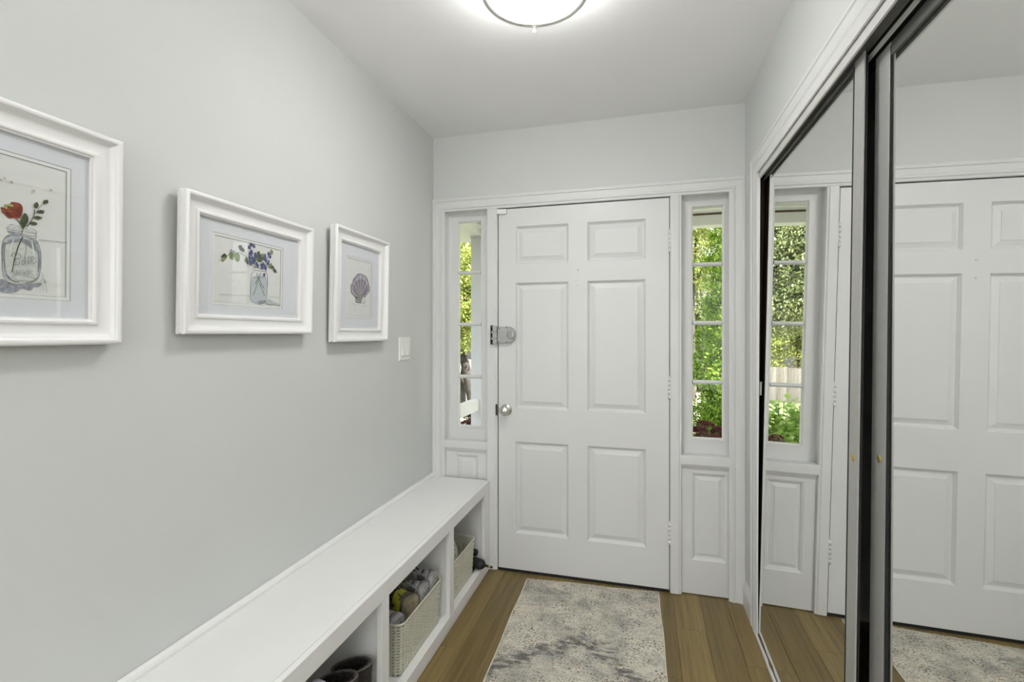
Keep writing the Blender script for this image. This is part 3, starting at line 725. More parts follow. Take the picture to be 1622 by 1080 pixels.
for x, y, r_ in ((332, 12, .0026), (495, 6, .0022), (120, -70, .0025), (20, -90, .002), (55, -110, .002)): A.blob(*q(x, y), r_, r_, 0, 'blush')
# lettering moulded on the jar
for s_ in ([(118, 640), (140, 605), (175, 602), (210, 625), (205, 650), (165, 655)], [(160, 630), (165, 700), (150, 712)], [(165, 655), (198, 670), (195, 705), (160, 715), (140, 700)],
           [(250, 670), (225, 680), (215, 705), (235, 715), (252, 690), (255, 672), (258, 710), (270, 715)], [(275, 710), (300, 660), (292, 635), (278, 650), (280, 700), (300, 705)], [(300, 705), (335, 655), (328, 630), (312, 650), (315, 690), (335, 700), (352, 685)]):
    A.line(L(s_), .0009, 'grey')
lx = [148, 186, 222, 255, 290]
GL = {'M': [[(0, 1), (0, 0), (.5, .6), (1, 0), (1, 1)]], 'A': [[(0, 1), (.5, 0), (1, 1)], [(.2, .65), (.8, .65)]], 'S': [[(1, .1), (.5, 0), (0, .2), (.2, .45), (.9, .6), (1, .85), (.5, 1), (0, .9)]],
      'O': [[(.5, 0), (0, .3), (0, .7), (.5, 1), (1, .7), (1, .3), (.5, 0)]], 'N': [[(0, 1), (0, 0), (1, 1), (1, 0)]]}
for ch, x in zip('MASON', lx):
    for st in GL[ch]: A.line(L([(x+a*26, 765+(x-148)*.02+b_*40) for a, b_ in st]), .0009, 'grey', True)
for s_ in ([(410, 790), (425, 840), (450, 920), (462, 985)], [(395, 875), (425, 850), (440, 880), (415, 890)], [(430, 870), (470, 880)], [(400, 890), (430, 960)], [(440, 860), (450, 900)]): A.line(L(s_), .0006, 'grey')
A.build(p1)

# --- blue flowers in a jar (middle)
p2, A = picture(.970, 1.468, 1.334, 1.712, (1.082, 1.337, 1.426, 1.6125), 'landscape framed print of blue flowers in a jar, middle of three', R(1.1))
q = lambda X, Y: on_x(340+X/7.717, 360+Y/7.717, XA)
A.poly(L([(470, 500), (480, 560), (460, 600), (450, 850), (480, 910), (560, 935), (630, 920), (652, 880), (660, 600), (640, 550), (635, 510), (560, 520)]), 'paperw')
A.poly(L([(475, 610), (655, 615), (655, 870), (625, 915), (560, 930), (490, 905), (455, 850)]), 'ltblue')
A.poly(L([(545, 905), (640, 890), (630, 920), (560, 935)]), 'slate')
for pts, w in (([(482, 505), (500, 490), (600, 505), (640, 520), (635, 540), (560, 530), (485, 525), (482, 505)], .0014), ([(485, 540), (460, 600), (452, 850), (480, 905), (560, 938), (630, 922), (655, 880)], .0014), ([(635, 540), (658, 600), (655, 720)], .002), ([(655, 700), (652, 880)], .0011), ([(475, 610), (560, 612), (640, 620)], .0008)): A.line(L(pts), w, 'dgrey')
for pts in ([(525, 555), (560, 640), (625, 755)], [(575, 550), (545, 660), (492, 828)], [(548, 610), (512, 695)], [(560, 680), (628, 835)]):
    A.line(L(pts), .0022, 'green')
for pts in ([(570, 560), (535, 690), (500, 800)], [(560, 660), (600, 770)]): A.line(L(pts), .001, 'lgreen')
for pts in ([(75, 412), (180, 335), (260, 310), (340, 320), (400, 365), (415, 400)], [(300, 230), (370, 270), (400, 360)], [(430, 180), (450, 270), (490, 420), (520, 500)], [(600, 500), (640, 400), (690, 300)], [(470, 440), (510, 500)], [(650, 480), (700, 490), (775, 550)]): A.line(L(pts), .0012, 'green')
for x, y, rx, a, c in ((130, 355, .0075, 20, 'green'), (120, 385, .006, 60, 'lgreen'), (330, 250, .0075, -30, 'dgrey'), (350, 275, .006, -50, 'green'), (230, 320, .008, 10, 'lgreen'), (290, 370, .0095, -80, 'lgreen'), (215, 355, .0075, -60, 'lgreen'), (240, 300, .0055, 0, 'slate'), (400, 405, .0068, -70, 'green'), (450, 180, .0045, 0, 'tan'), (565, 370, .011, 60, 'green'), (545, 330, .0075, 100, 'green'), (590, 345, .006, 40, 'lgreen'), (700, 300, .0062, 80, 'lgreen'), (690, 470, .0068, 70, 'lgreen'), (715, 490, .0055, 10, 'green'), (745, 530, .006, -35, 'dgrey'), (205, 285, .0035, 60, 'slate'), (510, 380, .006, -40, 'lgreen')):
    A.blob(*q(x, y), rx*1.45, rx*.95, R(a), c, 10, .25, .4)
for x, y in ((430, 245), (485, 230), (455, 300), (440, 325), (505, 330), (435, 370), (470, 375), (440, 410), (490, 405), (445, 445), (520, 445), (475, 425), (505, 360), (450, 215), (595, 440), (580, 465), (625, 470), (630, 500), (590, 495), (620, 345), (620, 370), (665, 320), (680, 355), (630, 400), (660, 420), (655, 440), (612, 380), (530, 465), (612, 578)):
    A.blob(*q(x, y), .0050, .0062, R(20), 'blue', 9, .15)
for x, y in ((432, 235), (488, 222), (442, 400), (472, 370), (590, 430), (622, 460), (665, 345), (505, 322), (650, 412)): A.blob(*q(x, y), .0014, .0030, R(20), 'lilac', 6, .1)
for pts in ([(80, 818), (150, 820), (260, 828), (400, 833), (440, 845)], [(670, 848), (740, 852), (815, 858)]): A.line(L(pts), .0009, 'grey')
A.poly(L([(650, 880), (740, 910), (815, 940), (700, 940), (640, 925)]), 'ltblue')
for s_ in ([(660, 890), (675, 875), (680, 910), (668, 905)], [(685, 880), (690, 905)], [(655, 900), (690, 895)]): A.line(L(s_), .0006, 'grey')
for x, y in ((62, 250), (60, 308), (160, 290), (512, 258), (810, 375), (235, 540), (340, 550), (225, 655), (310, 660), (250, 640), (760, 678), (810, 670), (795, 615), (680, 238), (255, 740), (370, 700)): A.blob(*q(x, y), .0012, .0012, 0, 'slate', 7)
A.build(p2)

# --- scallop shell (right)
p3, A = picture(1.598, 2.000, 1.303, 1.760, (1.709, 1.889, 1.411, 1.6465), 'narrow framed print of a scallop shell, nearest the light switch', R(1.15))
q = lambda X, Y: on_x(540+X/9., 390+Y/9., XA)
A.poly(L([(150, 560), (170, 520), (185, 470), (215, 430), (245, 395), (285, 390), (320, 402), (360, 425), (385, 465), (405, 530), (418, 600), (412, 650), (370, 705), (350, 740), (350, 810), (290, 810), (225, 800), (218, 735), (160, 670), (150, 620)]), 'dgrey')
A.poly(L([(158, 570), (180, 510), (220, 440), (250, 405), (285, 398), (320, 410), (358, 432), (380, 475), (398, 540), (410, 600), (404, 645), (365, 700), (330, 720), (270, 690), (235, 720), (165, 660)]), 'lilac')
A.poly(L([(190, 560), (230, 495), (290, 470), (340, 490), (380, 560), (400, 600), (350, 700), (280, 690), (240, 700), (185, 620)]), 'purple')
base = (285, 720)
for k in range(11):
    a = R(152 - k*12.4); rx_, ry_ = 135, 320
    tip = (285+rx_*math.cos(a)*.95, 690-ry_*math.sin(a)*.86)
    mid = ((tip[0]*.55+base[0]*.45), (tip[1]*.55+base[1]*.45))
    A.line(L([base, mid, tip]), [.0006, .0026, .0044], 'paperw' if k % 2 else 'lilac')
    a2 = a - R(6.2); tip2 = (285+rx_*math.cos(a2)*.95, 690-ry_*math.sin(a2)*.87)
    A.line(L([base, ((tip2[0]+base[0])/2, (tip2[1]+base[1])/2), tip2]), [.0006, .0011, .0013], 'purple' if k % 3 else 'dgrey')
for pts in ([(185, 620), (215, 535), (250, 495), (290, 478), (335, 492), (370, 545), (392, 610)], [(165, 600), (190, 520), (230, 440)]): A.line(L(pts), .0018, 'purple')
A.poly(L([(240, 720), (260, 685), (300, 690), (320, 730), (305, 800), (270, 795)]), 'tan')
A.poly(L([(222, 745), (245, 750), (270, 798), (226, 795)]), 'slate'); A.poly(L([(325, 720), (346, 745), (340, 808), (300, 805)]), 'paperw')
A.line(L([(300, 800), (330, 720), (346, 745), (340, 808)]), .0009, 'dgrey'); A.line(L([(222, 745), (230, 795), (290, 808), (342, 810)]), .0012, 'dgrey')
for x, y, r_ in ((205, 825, .005), (255, 830, .004), (330, 850, .004), (175, 812, .0025), (370, 840, .003)): A.blob(*q(x, y), r_, r_*.8, 0, 'ltblue', 9, .3)
for x, y in ((148, 258), (188, 295), (272, 310), (255, 358), (375, 360), (392, 318), (462, 465), (450, 843), (195, 885), (207, 910), (295, 918), (408, 905), (435, 968), (338, 958), (300, 998), (355, 993), (388, 1000), (445, 1015), (225, 340), (212, 830), (405, 805)): A.blob(*q(x, y), .0013, .0013, 0, 'slate', 7)
A.build(p3)

# ================================================================== BENCH
BX = -.826; BT = .506
bench = empty('storage_bench', ((XL+BX)/2, 1.2, 0), None, 'long built-in white shoe bench with open cubbies along the left wall', 'bench')
BY0, BY1 = -.30, D-.016
obj('bench_top', MB().box(XL+.002, BX-.0192, BY0, BY1, BT-.024, BT), M['bench'], bench)
box('apron', BX-.019, BX, BY0, BY1, .446, BT, M['bench'], bench, .002)
post_y = [(2.497, BY1), (1.996, 2.046), (1.414, 1.462), (.832, .880), (.25, .298), (BY0, BY0+.045)]
for a, b_ in post_y: box('face_post', BX-.020, BX-.0005, a, b_, .066, .446, M['bench'], bench, .0012)
for a, b_ in post_y: box('divider', XL+.004, BX-.021, a+.010, min(b_-.010, a+.032) if b_ < 2.5 else BY1-.004, .052, BT-.025, M['bench'], bench)
box('bottom_rail', BX-.034, BX, BY0, BY1, .012, .066, M['bench'], bench, .002)
box('toe_strip', BX-.030, BX-.004, BY0, BY1, 0, .0125, M['bench'], bench)
box('bottom_board', XL+.004, BX-.034, BY0, BY1, .018, .052, M['bench'], bench)
mb = MB(); pr = [(0, BT), (.016, BT), (.016, BT+.010), (.012, BT+.017), (.006, BT+.020), (0, BT+.021)]; k = len(pr); vs = []
for yy in (BY0, BY1):
    for o_, z in pr: vs.append((XL+.001+o_, yy, z))
mb.add(vs, [(a, a+1, k+a+1, k+a) for a in range(k-1)] + [tuple(range(k)), tuple(range(k, 2*k))[::-1]])
obj('back_moulding', mb, M['bench'], bench)

# ================================================================== WOVEN BASKETS
M['basket'] = plain('cream_woven_plastic', (.70, .69, .57), .5, var=.05)
def basket(cx, cy, z0, lx, ly, h, label, rows=16):
    """tapered rounded-rectangle basket woven from flat strands; lx across (depth), ly along the bench"""
    b = empty('woven_basket', (cx, cy, z0), None, label, 'basket', 'cream woven baskets in the bench cubbies')
    def loop(z, off, n):
        t = z/h; ax, ay = (lx/2)*(.93+.07*t)+off, (ly/2)*(.95+.05*t)+off; r = .028+off
        # perimeter of a rounded rectangle
        pts = []; seglen = [2*(ay-r), PI*r/2, 2*(ax-r), PI*r/2]*2; tot = sum(seglen)
        for k in range(n):
            s_ = tot*k/n; i = 0
            while s_ > seglen[i]: s_ -= seglen[i]; i = i+1
            corner = [(ax-r, ay-r), (-(ax-r), ay-r), (-(ax-r), -(ay-r)), (ax-r, -(ay-r))]
            if i == 0: pts.append((ax, -(ay-r)+s_))
            elif i == 2: pts.append((ax-r-s_, ay))
            elif i == 4: pts.append((-ax, ay-r-s_))
            elif i == 6: pts.append((-(ax-r)+s_, -ay))
            else:
                c = corner[i//2]; a = (i//2)*PI/2 + s_/r; pts.append((c[0]+r*math.cos(a), c[1]+r*math.sin(a)))
        return pts
    per = 2*(lx+ly); nv = int(per/.0215/2)*2; sub = 4; n = nv*sub
    body = MB()
    rh = (h-.022)/rows
    for i in range(rows):
        zc = .006+rh*(i+.5); hw = rh*.37; ph = i % 2
        vs = []
        inner = loop(zc, 0, n)
        nrm = []
        for k in range(n):
            d = Vector((inner[(k+1) % n][0]-inner[k-1][0], inner[(k+1) % n][1]-inner[k-1][1])); d.normalize(); nrm.append((d.y, -d.x))
        for k in range(n):
            o_ = .0011*math.cos(PI*k/sub + ph*PI); sl = .0014*math.sin(PI*k/sub+.6)
            x, y = inner[k]; nx, ny = nrm[k]
            for (dz, dd) in ((-hw, o_-.0004), (0, o_+.0007), (hw, o_-.0004)):
                vs.append((cx+x+nx*dd, cy+y+ny*dd, z0+zc+dz+sl))
        fs = []
        for k in range(n):
            j = (k+1) % n
            for a in (0, 1): fs.append((3*k+a, 3*j+a, 3*j+a+1, 3*k+a+1))
        body.add(vs, fs, 0, True)
    base = loop(.004, 0, nv); top = loop(h-.012, 0, nv)
    for k in range(nv):
        w = .0056; t = Vector((base[(k+1) % nv][0]-base[k-1][0], base[(k+1) % nv][1]-base[k-1][1])).normalized()*w
        nn = Vector((t.y, -t.x)).normalized()*.0006
        body.add([(cx+base[k][0]-t.x, cy+base[k][1]-t.y, z0+.002), (cx+base[k][0]+t.x, cy+base[k][1]+t.y, z0+.002), (cx+top[k][0]+t.x, cy+top[k][1]+t.y, z0+h-.012), (cx+top[k][0]-t.x, cy+top[k][1]-t.y, z0+h-.012)], [(0, 1, 2, 3)])
    wv = obj('woven_wall', body, M['basket'], b); wv['kind'] = 'stuff'
    rim = MB(); nr = 96; pr = [(-.0015, h-.011), (.0018, h-.011), (.003, h-.007), (.0028, h-.002), (.0008, h), (-.0015, h-.002), (-.0015, h-.011)]
    loops = [loop(min(z, h), o_, nr) for o_, z in pr]; vs = []
    for k in range(nr):
        for (o_, z), lp in zip(pr, loops): vs.append((cx+lp[k][0], cy+lp[k][1], z0+z))
    m_ = len(pr); rim.add(vs, [(k*m_+a, ((k+1) % nr)*m_+a, ((k+1) % nr)*m_+a+1, k*m_+a+1) for k in range(nr) for a in range(m_-1)], 0, True)
    obj('rim', rim, M['basket'], b)
    bs = loop(.003, -.002, 48); bt = MB(); bt.add([(cx+x, cy+y, z0+.0015) for x, y in bs] + [(cx+x, cy+y, z0+.005) for x, y in bs], [tuple(range(48))[::-1], tuple(range(48, 96))])
    obj('base', bt, M['basket'], b)
    return b
basket(-.980, 1.786, .0525, .255, .372, .204, 'cream woven basket full of grey sneakers in the middle cubby')
basket(-.980, 2.245, .0525, .255, .345, .204, 'cream woven basket with a white perforated shoe, cubby nearest the door')

# ================================================================== SHOES
M['mesh_grey'] = plain('grey_shoe_mesh', (.40, .395, .40), .8, var=.2, nscale=160, bstr=.3, bscale=300)
M['mesh_tan'] = plain('taupe_shoe_mesh', (.23, .205, .17), .8, var=.2, nscale=160, bstr=.3, bscale=300)
M['mesh_lilac'] = plain('pale_lilac_shoe_mesh', (.56, .54, .62), .75, var=.1, nscale=120, bstr=.25, bscale=300)
M['mesh_white'] = plain('white_clog_rubber', (.70, .68, .63), .6, var=.05)
M['sole_tan'] = plain('translucent_tan_rubber', (.38, .33, .22), .45, var=.25, nscale=30)
M['sole_white'] = plain('grey_white_rubber', (.42, .41, .40), .5, var=.12)
M['sole_dark'] = plain('dark_rubber', (.06, .06, .065), .6)
M['yellow'] = plain('acid_yellow_knit', (.56, .54, .05), .7, var=.12, nscale=120)
M['shoe_lining'] = plain('shoe_lining', (.10, .095, .10), .9)
M['shoe_dark'] = plain('charcoal_overlay', (.10, .095, .10), .7)
def lerp_tab(tab, t):
    for (a, va), (b_, vb) in zip(tab[:-1], tab[1:]):
        if t <= b_: k = (t-a)/(b_-a) if b_ > a else 0; return va+(vb-va)*k
    return tab[-1][1]
W_T = [(0, .022), (.03, .030), (.12, .034), (.3, .033), (.45, .038), (.65, .047), (.8, .045), (.92, .032), (.98, .018), (1, .006)]
H_T = [(0, .085), (.03, .098), (.10, .092), (.2, .078), (.30, .088), (.38, .108), (.48, .098), (.62, .075), (.78, .060), (.9, .050), (.97, .038), (1, .02)]
def shoe_parts(Ls, open_end=.36):
    """returns bmesh builders in shoe space: heel at x=0, toe at x=Ls, sole on z=0"""
    N = 26; up = MB(); rings = []
    for i in range(N+1):
        t = i/N; w = lerp_tab(W_T, t); hh = lerp_tab(H_T, t); z0 = .018
        is_open = .035 < t < open_end
        outer = []
        for k in range(6):
            a = k/5*PI/2
            yy = w*(1.0-.40*(math.sin(a)**2 if is_open else 0)) * (math.cos(a)**.55 if not is_open else 1-.12*k/5)
            zz = z0+(hh-z0)*math.sin(a)**.9 if not is_open else z0+(hh-z0)*k/5
            outer.append((yy, zz))
        if is_open:
            ye, ze = outer[-1]; inn = [(ye-.007, ze+.001), (ye-.010, ze-.008), (ye-.008, .05), (ye-.004, .03), (0.0, .026)]
        else:
            inn = [(outer[-1][0]*(1-k/4)*.0, hh) for k in range(5)]
        side = outer + inn
        ring = [(t*Ls, y, z) for y, z in side] + [(t*Ls, -y, z) for y, z in side[:-1][::-1]]
        rings.append(ring)
    k = len(rings[0]); vs = [p for r in rings for p in r]; fs = []; mi = []
    for i in range(N):
        for a in range(k-1):
            up.add([rings[i][a], rings[i][a+1], rings[i+1][a+1], rings[i+1][a]], [(0, 1, 2, 3)], 1 if 6 <= a <= k-8 and .04 < i/N < open_end-.03 else 0, True)
    up.add(rings[0], [tuple(range(k))], 0)
    so = MB(); n = 20; lo = []; hi = []; mid = []
    for sgn in (1, -1):
        rg = range(n+1) if sgn == 1 else range(n, -1, -1)
        for i in rg:
            t = i/n; w = lerp_tab(W_T, t)+.004; sp = .016*max(0, (t-.72)/.28)**2; th = .030-.010*t
            lo.append((t*Ls*1.01-.002, sgn*(w-.003), sp)); mid.append((t*Ls*1.015-.003, sgn*w, sp+th*.5)); hi.append((t*Ls*1.01-.002, sgn*(w-.002), sp+th))
    m_ = len(lo); so.add(lo+mid+hi, [(i, (i+1) % m_, m_+(i+1) % m_, m_+i) for i in range(m_)] + [(m_+i, m_+(i+1) % m_, 2*m_+(i+1) % m_, 2*m_+i) for i in range(m_)] + [tuple(range(2*m_, 3*m_))], 0, True)
    ou = MB(); ou.add([(x, y, z-.0005) for x, y, z in lo], [tuple(range(m_))])
    for i in range(9):      # tread lugs
        t = .06+.1*i
        w = lerp_tab(W_T, t)*.8; sp = .016*max(0, (t-.72)/.28)**2
        for sgn in (1, -1): ou.box(t*Ls, t*Ls+.014, min(sgn*.004, sgn*w), max(sgn*.004, sgn*w), sp-.004, sp)
    return up, so, ou
def shell_patch(Ls, t0, t1, a0, a1, off, n=8, m_=6, sd=1):
    mb = MB()
    for sgn in (sd,):
        vs = []
        for i in range(n+1):
            t = t0+(t1-t0)*i/n; w = lerp_tab(W_T, t); hh = lerp_tab(H_T, t)
            for k in range(m_+1):
                a = (a0+(a1-a0)*k/m_)*PI/2; yy = w*math.cos(a)**.55+off; zz = .018+(hh-.018)*math.sin(a)**.9+off*math.sin(a)
                vs.append((t*Ls, sgn*yy, zz))
        mb.add(vs, [(i*(m_+1)+k, i*(m_+1)+k+1, (i+1)*(m_+1)+k+1, (i+1)*(m_+1)+k) for i in range(n) for k in range(m_)], 0, True)
    return mb
def shoe(label, loc, rot, Ls=.265, upper='mesh_grey', sole='sole_white', tread='sole_tan', accent=None, overlay='shoe_dark', scale=1., cat='shoe', group=None, name='sneaker', laces=True, dots=False):
    r = empty(name, (0, 0, 0), None, label, cat, group)
    up, so, ou = shoe_parts(Ls)
    obj('upper', up, [M[upper], M['shoe_lining']], r, local=True)
    obj('midsole', so, M[sole], r, local=True); obj('outsole', ou, M[tread], r, local=True)
    def heel_band(z0, z1, off):
        mb = MB(); n = 14; vs = []
        for k in range(n+1):
            f = -PI*.62 + PI*1.24*k/n
            for j in range(4):
                z = z0+(z1-z0)*j/3; w = .031*(1-.12*(z-.04)/.05)
                vs.append((.030-(.032+off)*math.cos(f), (w+off)*math.sin(f), z))
        mb.add(vs, [(4*k+j, 4*k+j+1, 4*k+5+j, 4*k+4+j) for k in range(n) for j in range(3)], 0, True)
        return mb
    if accent: obj('accent_band', heel_band(.048, .082, .0030), M[accent], r, local=True)
    elif overlay: obj('heel_stripe', heel_band(.050, .060, .0030), M[overlay], r, local=True)
    if overlay: obj('heel_foxing', heel_band(.030, .038, .0042), M['mesh_lilac' if not accent else 'mesh_tan'], r, local=True)
    for sd in (1, -1):
        if accent: obj('accent_band', shell_patch(Ls, .05, .30, .12, .62, .0030, sd=sd), M[accent], r, local=True)
        if overlay:
            obj('toe_overlay', shell_patch(Ls, .84, .97, .0, .7, .0014, sd=sd), M[overlay], r, local=True)
            obj('side_stripe', shell_patch(Ls, .34, .38, .0, .62, .0014, sd=sd), M[overlay], r, local=True)
            if not accent: obj('side_stripe', shell_patch(Ls, .02, .10, .10, .42, .0026, sd=sd), M[overlay], r, local=True)
    if overlay:
        obj('heel_loop', MB().tube([(-.002, 0, .075), (-.012, 0, .092), (-.010, 0, .110), (.002, 0, .104), (.006, 0, .094)], .0035, 8), M[overlay], r, local=True)
    if laces:
        for i in range(4):
            t = .42+.055*i; h = lerp_tab(H_T, t)
            obj('lace', MB().tube([(t*Ls, -.020, h-.010), (t*Ls+.002, 0, h+.003), (t*Ls, .020, h-.010)], .0026, 6), M['sole_white'], r, local=True)
    if dots:
        d = MB()
        for i in range(12):
            t = .40+.045*i; w = lerp_tab(W_T, t); h = lerp_tab(H_T, t)
            for k in range(7):
                a = PI*(k+.5+.5*(i % 2)*.8)/7.4; sg = 1 if math.cos(a) >= 0 else -1
                yy = sg*w*abs(math.cos(a))**.55; zz = .018+(h-.018)*math.sin(a)**.9
                nrm = Vector((.25, yy*1.2/w, max(.1, math.sin(a)))).normalized(); p = Vector((t*Ls, yy, zz))+nrm*.0012
                u = nrm.cross(Vector((1, 0, 0))).normalized(); v = nrm.cross(u); rr = .0034
                d.add([p+u*rr*math.cos(2*PI*j/8)+v*rr*math.sin(2*PI*j/8) for j in range(8)], [tuple(range(8))])
        obj('vent_holes', d, M['shoe_lining'], r, local=True)['kind'] = 'stuff'
    r.scale = (scale,)*3; r.location = loc; r.rotation_euler = rot
    return r
def place(mtx_x, mtx_z):
    """rotation whose local +x (heel to toe) and +z (sole to top) point along the given directions"""
    x = Vector(mtx_x).normalized(); z = Vector(mtx_z); z = (z-x*z.dot(x)).normalized(); y = z.cross(x)
    return Matrix((x, y, z)).transposed().to_euler()
SG = 'sneakers standing in the middle basket'
HD = (-.12, .01, -1)
shoe('light grey sneaker, heel up, farthest along the middle basket', (-.862, 1.918, .292), place(HD, (-1, -.10, .12)), .235, 'mesh_grey', 'sole_white', 'sole_white', None, 'shoe_dark', 1, 'shoe', SG)
shoe('light grey sneaker, heel up, just in front of the farthest one', (-.866, 1.834, .284), place(HD, (-1, -.10, .12)), .23, 'mesh_grey', 'sole_white', 'sole_white', None, 'shoe_dark', 1, 'shoe', SG)
shoe('taupe sneaker, heel up, with wide yellow band and tan sole outward', (-.876, 1.738, .280), place(HD, (-.95, .28, .15)), .228, 'mesh_tan', 'sole_tan', 'sole_tan', 'yellow', 'shoe_dark', 1, 'shoe', SG)
shoe('lilac grey sneaker with yellow band at the near end of basket', (-.890, 1.655, .247), place(HD, (-1, .12, .12)), .20, 'mesh_lilac', 'mesh_lilac', 'sole_white', 'yellow', 'mesh_grey', 1, 'shoe', SG)
shoe('taupe sneaker without yellow tucked at the back of basket', (-.985, 1.875, .265), place((-.06, .02, -1), (-1, -.1, .1)), .25, 'mesh_tan', 'sole_tan', 'sole_tan', None, 'shoe_dark', .82, 'shoe', SG)
shoe('white perforated clog, toe up, nearest in the far basket', (-.985, 2.128, .060), place((.13, .08, 1), (1, -.55, 0)), .215, 'mesh_white', 'mesh_white', 'mesh_white', None, None, 1, 'shoe', None, 'clog', False, True)
shoe('white perforated clog standing behind the nearer clog', (-.965, 2.245, .060), place((.06, .02, 1), (1, -.55, 0)), .245, 'mesh_white', 'mesh_white', 'mesh_white', None, None, 1, 'shoe', None, 'clog', False, True)

# ================================================================== BOOTS AND PALE SHOE IN NEAR CUBBY
M['suede'] = plain('dark_brown_suede', (.032, .027, .024), .9, var=.25, nscale=60, bstr=.3, bscale=200)
M['suede_edge'] = plain('grey_brown_cuff_edge', (.13, .115, .10), .85, var=.15)
M['fur'] = leaf_mat('dark_fleece', [(.035, .030, .028), (.075, .065, .06), (.13, .115, .11), (.05, .045, .04)], .1)
def boot(label, x, y, z, h, ang, rx=.067, ry=.052):
    b = empty('boot', (x, y, z), None, label, 'boot', 'dark fleece-lined boots in the near cubby')
    ca, sa = math.cos(ang), math.sin(ang)
    n = 32; prof = [(1.05, 0.03), (.98, .10), (.98, .18), (1.0, h-.03), (1.03, h), (.97, h+.002), (.90, h-.004), (.86, h-.10), (.84, .06), (0.01, .05)]
    sh = MB(); rings = []
    for (s_, zz) in prof:
        rings.append([(x+s_*(rx*math.cos(2*PI*k/n)*ca-ry*math.sin(2*PI*k/n)*sa), y+s_*(rx*math.cos(2*PI*k/n)*sa+ry*math.sin(2*PI*k/n)*ca), z+zz+(.012*math.cos(2*PI*k/n) if zz > .15 else 0)) for k in range(n)])
    for i in range(len(prof)-1):
        for k in range(n): sh.add([rings[i][k], rings[i][(k+1) % n], rings[i+1][(k+1) % n], rings[i+1][k]], [(0, 1, 2, 3)], 1 if 4 <= i <= 5 else 0, True)
    obj('shaft', sh, [M['suede'], M['suede_edge']], b)
    # foot pointing toward the back wall
    ft = MB(); L_ = .155; sec = []
    for i in range(11):
        t = i/10; w = .050*(1-.25*(t-.4)**2) * (1 if t < .85 else (1-(t-.85)/.15*.75)**.6); hh = .10-.045*t if t < .9 else .06-.02*(t-.9)/.1
        ring = []
        for k in range(12):
            a = PI*k/11; ring.append((x+rx*.3-(t*L_)+.0, y+w*math.cos(a), z+.012+(hh)*math.sin(a)**.7))
        sec.append(ring)
    for i in range(10):
        for k in range(11): ft.add([sec[i][k], sec[i][k+1], sec[i+1][k+1], sec[i+1][k]], [(0, 1, 2, 3)], 0, True)
    ft.add(sec[-1], [tuple(range(12))]); ft.add(sec[0], [tuple(range(12))])
    obj('foot', ft, M['suede'], b)
    sl = MB(); pts = [(x+rx*1.02-.19*0+ (math.cos(a)*.5-.5)*0, y) for a in (0,)]
    out = []
    for k in range(24):
        a = 2*PI*k/24; cx_ = x-.045; out.append((cx_+.112*math.cos(a)*(1), y+.054*math.sin(a)))
    sl.add([(p[0], p[1], z) for p in out]+[(p[0], p[1], z+.016) for p in out], [(i, (i+1) % 24, 24+(i+1) % 24, 24+i) for i in range(24)]+[tuple(range(24))[::-1], tuple(range(24, 48))])
    obj('sole', sl, M['sole_dark'], b)
    fu = MB(); rg = random.Random(int(y*1000))
    for i in range(5200):
        a = rg.random()*2*PI; dz = rg.random()**1.3*.10; s_ = .93-.06*rg.random()-(.25*rg.random() if dz > .05 else 0)
        p = Vector((x+s_*(rx*math.cos(a)*ca-ry*math.sin(a)*sa), y+s_*(rx*math.cos(a)*sa+ry*math.sin(a)*ca), z+h-.001-dz+.012*math.cos(a)))
        d = Vector((x-p.x, y-p.y, .0)).normalized()*rg.uniform(.3, 1)+Vector((rg.uniform(-.6, .6), rg.uniform(-.6, .6), rg.uniform(-.2, 1))); d.normalize()
        l = rg.uniform(.004, .009); w = d.cross(Vector((0, 0, 1))); w = w.normalized()*.0013 if w.length > .05 else Vector((.0013, 0, 0))
        fu.add([p-w, p+w, p+d*l], [(0, 1, 2)])
    f = obj('fleece_lining', fu, M['fur'], b); f['kind'] = 'stuff'
    return b
boot('dark suede fleece-lined boot at the front, nearest the viewer', -.898, 1.268, .0525, .226, R(14), .066, .042)
boot('dark suede fleece-lined boot standing behind the front boot', -.905, 1.362, .0525, .206, R(8), .066, .042)
shoe('pale lilac slip-on shoe beside the dark boots', (-.935, 1.155, .056), place((.06, .12, 1), (1, -.5, 0)), .285, 'mesh_lilac', 'mesh_lilac', 'sole_white', None, None, 1, 'shoe', None, 'slip_on_shoe', False)

# ================================================================== BLACK TOOL IN THE FAR CUBBY
tool = empty('hand_tool', (-.93, 2.45, .0525), None, 'black cylindrical hand tool with brass-marked tip poking out beside far basket', 'tool')
d0 = Vector((-.985, 2.462, .106)); d1 = Vector((-.806, 2.432, .096)); ax = (d1-d0)
pt = lambda t: d0+ax*t
obj('tool_body', MB().tube([pt(0), pt(.04), pt(.70), pt(.84), pt(.93), pt(.985), pt(1.0)], [.020, .027, .027, .027, .024, .016, .008], 20), M['black_plastic'], tool)
tip = MB().tube([pt(.99), pt(1.06), pt(1.07), pt(1.24), pt(1.25)], [.0075, .0075, .0065, .0065, .005], 14)
tpo = obj('tip', tip, M['black_plastic'], tool)
obj('tip_marks', MB().tube([pt(1.13), pt(1.20)], .0068, 14), M['brass'], tpo)
e0 = Vector((-.985, 2.478, .146)); e1 = Vector((-.858, 2.462, .142)); ex = e1-e0
obj('handle', MB().tube([e0, e0+ex*.06, e0+ex*.9, e0+ex*.97, e1], [.014, .018, .0185, .017, .010], 18), M['black_plastic'], tool)
obj('trigger_housing', MB().lathe([(0, -.014), (.012, -.012), (.018, 0), (.015, .013), (.006, .018), (0, .0185)], (-.935, 2.455, .176), 'Z', 18), M['black_plastic'], tool)
obj('tool_base', MB().box(-1.0, -.872, 2.440, 2.480, .0525, .082), M['black_plastic'], tool, None, .006)

